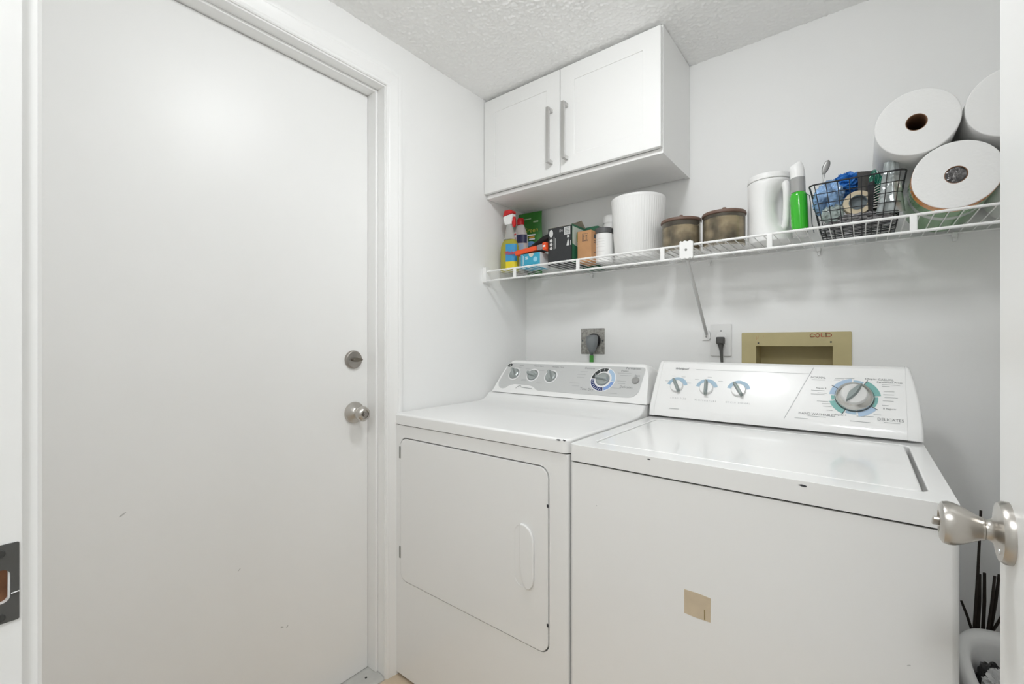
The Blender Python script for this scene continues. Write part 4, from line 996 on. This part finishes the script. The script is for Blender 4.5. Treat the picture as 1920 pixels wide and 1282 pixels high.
for z, xa, xb, yb in ((0.168, -0.0185, 0.0185, 0.0175), (0.19, -0.0185, 0.0175, 0.017), (0.196, -0.0195, 0.0165, 0.016), (0.204, -0.018, 0.015, 0.014), (0.210, -0.008, 0.013, 0.011), (0.2145, 0.0, 0.010, 0.006)):
    lps.append([M @ Vector(((xa + xb) / 2 + (xb - xa) / 2 * math.cos(q) , yb * math.sin(q), z)) for q in [2 * PI * i / 20 for i in range(20)]])
g.loft(lps); obj('cap', g, WPLAST, t, smooth=60)
g = G(); g.tube([M @ Vector(p) for p in ((0.018, -0.006, 0.118), (0.026, -0.004, 0.112), (0.028, 0, 0.09), (0.029, 0, 0.03), (0.033, 0, 0.004))], 0.0012, 6); obj('strap', g, DGREY, t)

# wire basket
BW = mat('black_wire', rgb(32, 34, 36), 0.35)
t = thing('wire_basket', 'black wire basket full of odds and ends on the shelf', 'basket', (-0.012, 1.565, ZD))
bx0, bx1, by0, by1, bz0, bz1 = -0.115, 0.086, 1.458, 1.672, ZD + 0.003, 1.560
cx0_, cx1_, cy0_, cy1_ = -0.093, 0.070, 1.476, 1.655
def bas(u, v, q):   # u, v in 0..1 across the plan, q height
    xa, xb = cx0_ + (bx0 - cx0_) * q, cx1_ + (bx1 - cx1_) * q
    ya, yb = cy0_ + (by0 - cy0_) * q, cy1_ + (by1 - cy1_) * q
    return (xa + (xb - xa) * u, ya + (yb - ya) * v, bz0 + (bz1 - bz0) * q)
def loop(q, r=0.12, n=4):
    pts = []
    for (u, v, a) in ((1 - r, r, -90), (1 - r, 1 - r, 0), (r, 1 - r, 90), (r, r, 180)):
        for i in range(n + 1):
            s_ = R(a + 90 * i / n); pts.append(bas(u + r * math.cos(s_), v + r * math.sin(s_), q))
    return pts
g = G(); g.tube(loop(1, 0.08), 0.0022, 8, closed=True); obj('rim', g, BW, t)
for q in (0.0, 0.19, 0.38, 0.57, 0.78):
    g = G(); g.tube(loop(q, 0.08), 0.0011, 6, closed=True); obj('hoop_wire', g, BW, t)
for u in [0.06 + 0.126 * i for i in range(8)]:
    g = G(); g.tube([bas(u, 0, 1), bas(u, 0, 0), bas(u, 1, 0), bas(u, 1, 1)], 0.0011, 6); obj('upright_wire', g, BW, t)
for v in [0.12 + 0.19 * i for i in range(5)]:
    g = G(); g.tube([bas(0, v, 1), bas(0, v, 0), bas(1, v, 0), bas(1, v, 1)], 0.0011, 6); obj('upright_wire', g, BW, t)
for v in [0.06 + 0.11 * i for i in range(9)]:
    g = G(); g.tube([bas(0, v, -0.01), bas(1, v, -0.01)], 0.0008, 5); obj('floor_wire', g, BW, t)
# basket contents
def crumple(name, label, cat, c, size, m, seed, amp=0.3, freq=2.0, sub=4, rot=(0, 0, 0), crease=True):
    Mr = Matrix.Rotation(rot[2], 4, 'Z') @ Matrix.Rotation(rot[1], 4, 'Y') @ Matrix.Rotation(rot[0], 4, 'X')
    g = G(); g.blob(c, size, amp, freq, seed, sub, Mr, crease)
    return tag(obj(name, g, m, None, smooth=70, wn=False), label, cat)
crumple('foil_packet', 'crinkled grey plastic packet lying along the bottom of the wire basket', 'packet', (-0.008, 1.530, 1.462), (0.070, 0.048, 0.018), mat('grey_foil', rgb(178, 176, 178), 0.2, coat=0.5), 3, 0.35, 3.0, 5)
crumple('plastic_bag', 'clear plastic bag with blue filling at the left end of the basket', 'bag', (-0.074, 1.512, 1.530), (0.032, 0.032, 0.045), mat('blue_clear_bag', rgb(150, 190, 236), 0.12, coat=0.6, var=0.75, vscale=28), 5, 0.35, 1.6, 5, (0, 0.15, 0))
crumple('plastic_wrap', 'see-through wrapper below the blue bag in the basket', 'wrapper', (-0.064, 1.500, 1.484), (0.024, 0.018, 0.022), mat('grey_green_wrap', rgb(176, 190, 186), 0.12, coat=0.6, var=0.4, vscale=40), 6, 0.35, 2.2, 4)
crumple('rubber_glove', 'crumpled bright blue rubber glove on top of the basket', 'glove', (-0.034, 1.578, 1.578), (0.042, 0.036, 0.030), mat('glove_blue', rgb(34, 110, 190), 0.45), 9, 0.45, 1.8, 5, (0, -0.1, 0.3))
t = thing('tape_roll', 'cream roll of tape with grey core standing in the basket', 'tape', (-0.010, 1.512, 1.472))
M = frame((-0.010, 1.505, 1.5035), (1, 0.10, 0), (0, 0.12, 1))
g = G(); g.lathe([(0.0200, -0.009), (0.0315, -0.009), (0.0322, -0.008), (0.0322, 0.008), (0.0315, 0.009), (0.0200, 0.009), (0.0200, -0.009)], 40, M); obj('tape', g, mat('tape_cream', rgb(214, 200, 172), 0.55), t, smooth=40)
g = G(); g.lathe([(0.0185, -0.010), (0.0200, -0.010), (0.0200, 0.010), (0.0185, 0.010), (0.0185, -0.004), (0, -0.004)], 36, M); obj('core', g, mat('core_grey', rgb(112, 122, 126), 0.4), t, smooth=40)
t = thing('scrub_brush', 'dark scrub brush with pale bristles in the middle of the basket', 'brush', (0.024, 1.50, 1.478))
g = G(); g.loft([[(0.010, 1.497, z0_), (0.022, 1.482, z0_), (0.026, 1.494, z0_), (0.014, 1.506, z0_)] for z0_ in (1.476, 1.515, 1.552)]); g.bevel(0.003, 2); obj('back', g, mat('brush_black', rgb(48, 46, 46), 0.4), t)
for i in range(9):
    g = G(); g.tube([(0.020, 1.487, 1.482 + i * 0.006), (0.034, 1.474, 1.480 + i * 0.0068)], 0.0013, 5); obj('bristle', g, mat('bristle_pale', rgb(200, 198, 192), 0.5), t, smooth=0)
o, _ = pouch('dark_sachet', 'dark grey sachet sticking up behind the scrub brush', 'sachet', (0.014, 1.530, 1.478), 0.046, 0.118, 0.012, mat('sachet_grey', rgb(84, 82, 80), 0.25), yaw=0.5, lean=-0.1, seed=4)
crumple('green_bag', 'shiny dark green bag on the right side of the basket', 'bag', (0.036, 1.515, 1.532), (0.015, 0.020, 0.050), mat('bag_green', rgb(22, 104, 82), 0.15, coat=0.5), 12, 0.4, 1.8, 5, (0, -0.25, 0))
o, _ = pouch('clear_packet', 'silvery clear packet standing at the right end of the basket, under the paper roll', 'packet', (0.056, 1.484, 1.462), 0.058, 0.128, 0.016, mat('clear_packet', rgb(176, 184, 184), 0.12, metal=0.25, coat=0.5, var=0.3, vscale=40), yaw=0.15, lean=0.04, seed=8, top=0.45)
crumple('black_bundle', 'black crumpled bundle at the right front corner of the basket', 'bundle', (0.062, 1.525, 1.490), (0.014, 0.018, 0.028), mat('bundle_black', rgb(34, 34, 34), 0.3), 15, 0.4, 2.0, 4)
t = thing('grey_scoop', 'thin grey spoon-shaped tool poking up out of the basket', 'spoon', (-0.09, 1.58, 1.45))
g = G(); g.tube([(-0.062, 1.57, 1.455), (-0.078, 1.575, 1.53), (-0.0895, 1.578, 1.590), (-0.0905, 1.58, 1.605), (-0.088, 1.58, 1.622)], [0.002, 0.002, 0.002, 0.0022, 0.003], 8); obj('stem', g, mat('pale_grey_metal', rgb(196, 196, 194), 0.3, metal=0.6), t)
g = G(); g.lathe([(0, -0.022), (0.004, -0.019), (0.0075, -0.010), (0.009, 0.002), (0.0075, 0.013), (0.004, 0.019), (0, 0.021)], 16, Matrix.Translation((-0.0835, 1.58, 1.641)) @ Matrix.Rotation(R(18), 4, 'Y'), 1.0, 0.25); obj('bowl', g, mat('mid_grey_metal', rgb(132, 132, 130), 0.35, metal=0.5), t, smooth=70)

# paper rolls
PAPER = mat('paper_white', (0.80, 0.80, 0.79), 0.9, bump=0.35, bscale=140, bdist=0.002)
CARD = mat('card_core', rgb(132, 100, 76), 0.8)
def roll(x, z, y0_, y1_, r, label):
    t = thing('paper_towel_roll', label, 'paper towel', (x, (y0_ + y1_) / 2, z - r), 'paper towel rolls stacked at the right end of the shelf')
    M = face_back(x, y0_, z)
    L_ = y1_ - y0_
    g = G(); g.lathe([(0.020, 0.0), (r - 0.003, 0.0), (r - 0.001, -0.0008), (r, -0.003), (r, -L_ + 0.003), (r - 0.003, -L_), (0.020, -L_), (0.020, 0.0)], 64, M); obj('paper', g, PAPER, t, smooth=50)
    g = G(); g.lathe([(0.0202, -0.0005), (0.0185, -0.0005), (0.0185, -L_ + 0.001), (0.0202, -L_ + 0.001)], 32, M); obj('core', g, CARD, t, smooth=50)
    return t, M, L_
roll(0.1010, 1.6565, 1.428, 1.705, 0.0775, 'unwrapped white paper towel roll with open brown core, on top at left')
t, M, L_ = roll(0.1685, 1.5165, 1.430, 1.705, 0.0772, 'wrapped paper towel roll with orange and green print, resting on the shelf wires')
for a, b, m in ((0.001, 0.034, mat('wrap_orange', rgb(236, 150, 44), 0.25, coat=0.4)), (0.034, 0.090, mat('wrap_green', rgb(88, 150, 78), 0.25, coat=0.4)), (0.090, 0.12, mat('wrap_pale', rgb(206, 210, 206), 0.25, coat=0.4)), (0.12, 0.27, mat('wrap_green', rgb(88, 150, 78), 0.25, coat=0.4))):
    n = 40
    vs = [(0.0776 * math.cos(R(q)), 0.0776 * math.sin(R(q)), -z) for z in (a, b) for q in [158 + 215 * i / n for i in range(n + 1)]]
    g = G(); g.faces(vs, [(i, i + 1, i + n + 2, i + n + 1) for i in range(n)], M); obj('wrapper_print', g, m, t, smooth=60, wn=False)
for q in (190, 196, 203, 262, 268, 275, 300, 306):
    g = G(); vs = [(0.0778 * math.cos(R(q + dq)), 0.0778 * math.sin(R(q + dq)), -z) for z in (0.010, 0.024) for dq in (0, 1.3, 2.6)]
    g.faces(vs, [(0, 1, 4, 3), (1, 2, 5, 4)], M); obj('wrapper_mark', g, INKD, t, smooth=0)
g = G(); g.blob((0.1685, 1.4345, 1.5165), (0.0188, 0.004, 0.0188), 0.5, 5, 21, 4); obj('film', g, mat('crinkled_film', rgb(120, 118, 118), 0.1, metal=0.5, var=0.6, vscale=110), t, smooth=70)
roll(0.2600, 1.6585, 1.432, 1.708, 0.0775, 'white paper towel roll on top at right, cut off by the open door edge')
roll(0.3255, 1.5165, 1.432, 1.708, 0.0772, 'lower paper towel roll hidden behind the open door, against the right wall')

# ------------------------------------------------------------------ floor corner beside the washer: bin and reeds
t = thing('waste_bin', 'white plastic waste bin standing between washer and right wall', 'bin', (0.238, 1.235, 0))
cx_, cy_ = 0.238, 1.235
def sup(a, b, z, n=40, e=2.6):
    out = []
    for i in range(n):
        q = 2 * PI * i / n; c_, s_ = math.cos(q), math.sin(q)
        out.append((cx_ + a * math.copysign(abs(c_) ** (2 / e), c_), cy_ + b * math.copysign(abs(s_) ** (2 / e), s_), z))
    return out
g = G(); g.loft([sup(0.066, 0.145, 0), sup(0.069, 0.150, 0.006), sup(0.085, 0.180, 0.470), sup(0.089, 0.186, 0.485), sup(0.0885, 0.185, 0.497), sup(0.084, 0.179, 0.504), sup(0.076, 0.164, 0.504), sup(0.069, 0.150, 0.499), sup(0.066, 0.144, 0.485), sup(0.064, 0.140, 0.40), sup(0.058, 0.130, 0.02)]); obj('shell', g, WPLAST, t, smooth=60, wn=False)
crumple('bin_bag', 'black rubbish bag sagging inside the waste bin', 'bag', (0.208, 1.315, 0.425), (0.026, 0.046, 0.050), mat('bag_black', rgb(22, 22, 24), 0.3), 31, 0.25, 1.6, 4, (0, 0, 0))
crumple('crumpled_wrapper', 'crumpled white plastic on top of the black bag in the waste bin', 'wrapper', (0.224, 1.262, 0.462), (0.034, 0.045, 0.028), mat('white_film', (0.75, 0.75, 0.75), 0.2, coat=0.5), 33, 0.4, 2.2, 5)
t = thing('reed_vase', 'narrow dark vase holding the reeds behind the waste bin', 'vase', (0.222, 1.50, 0))
g = G(); g.lathe([(0, 0), (0.034, 0), (0.038, 0.01), (0.040, 0.20), (0.030, 0.34), (0.026, 0.40), (0.024, 0.40), (0.022, 0.34), (0, 0.02)], 28, Matrix.Translation((0.222, 1.50, 0))); obj('body', g, mat('vase_dark', rgb(70, 68, 66), 0.4), t, smooth=50)
REED = mat('reed_dark', rgb(46, 38, 32), 0.7, var=0.3, vscale=60)
lab = ['tallest dark reed, rising past the door knob', 'dark reed beside the tallest one', 'dark reed in the middle of the bundle', 'dark reed leaning slightly right in the bundle', 'dark reed nearest the door edge', 'short dark reed leaning left towards the washer', 'short dark reed leaning right behind the door edge']
for i, (a, b, r) in enumerate((((0.2060, 0.457), (0.2171, 0.741), 0.0042), ((0.2130, 0.46), (0.2160, 0.590), 0.005), ((0.2225, 0.462), (0.2249, 0.593), 0.0048), ((0.2285, 0.465), (0.2395, 0.595), 0.0045), ((0.2340, 0.467), (0.2475, 0.599), 0.0045), ((0.2031, 0.4545), (0.1861, 0.514), 0.004), ((0.2360, 0.467), (0.2560, 0.525), 0.004))):
    # continue the stick down into the vase
    dx, dz = b[0] - a[0], b[1] - a[1]
    k = (0.30 - a[1]) / dz
    lo = (0.222 + (a[0] - 0.222) * 0.35, 1.5, 0.30)
    off = (i % 3 - 1) * 0.006
    g = G(); g.tube([(lo[0], 1.5 + off * 0.5, lo[2]), (a[0], 1.5 + off, a[1]), ((a[0] + b[0]) / 2 + 0.001, 1.5 + off, (a[1] + b[1]) / 2), (b[0], 1.5 + off, b[1])], [r * 0.55, r * 0.7, r * 0.7, r * 0.6], 8)
    tag(obj('reed', g, REED, None), lab[i], 'reed', 'reeds in the dark vase')
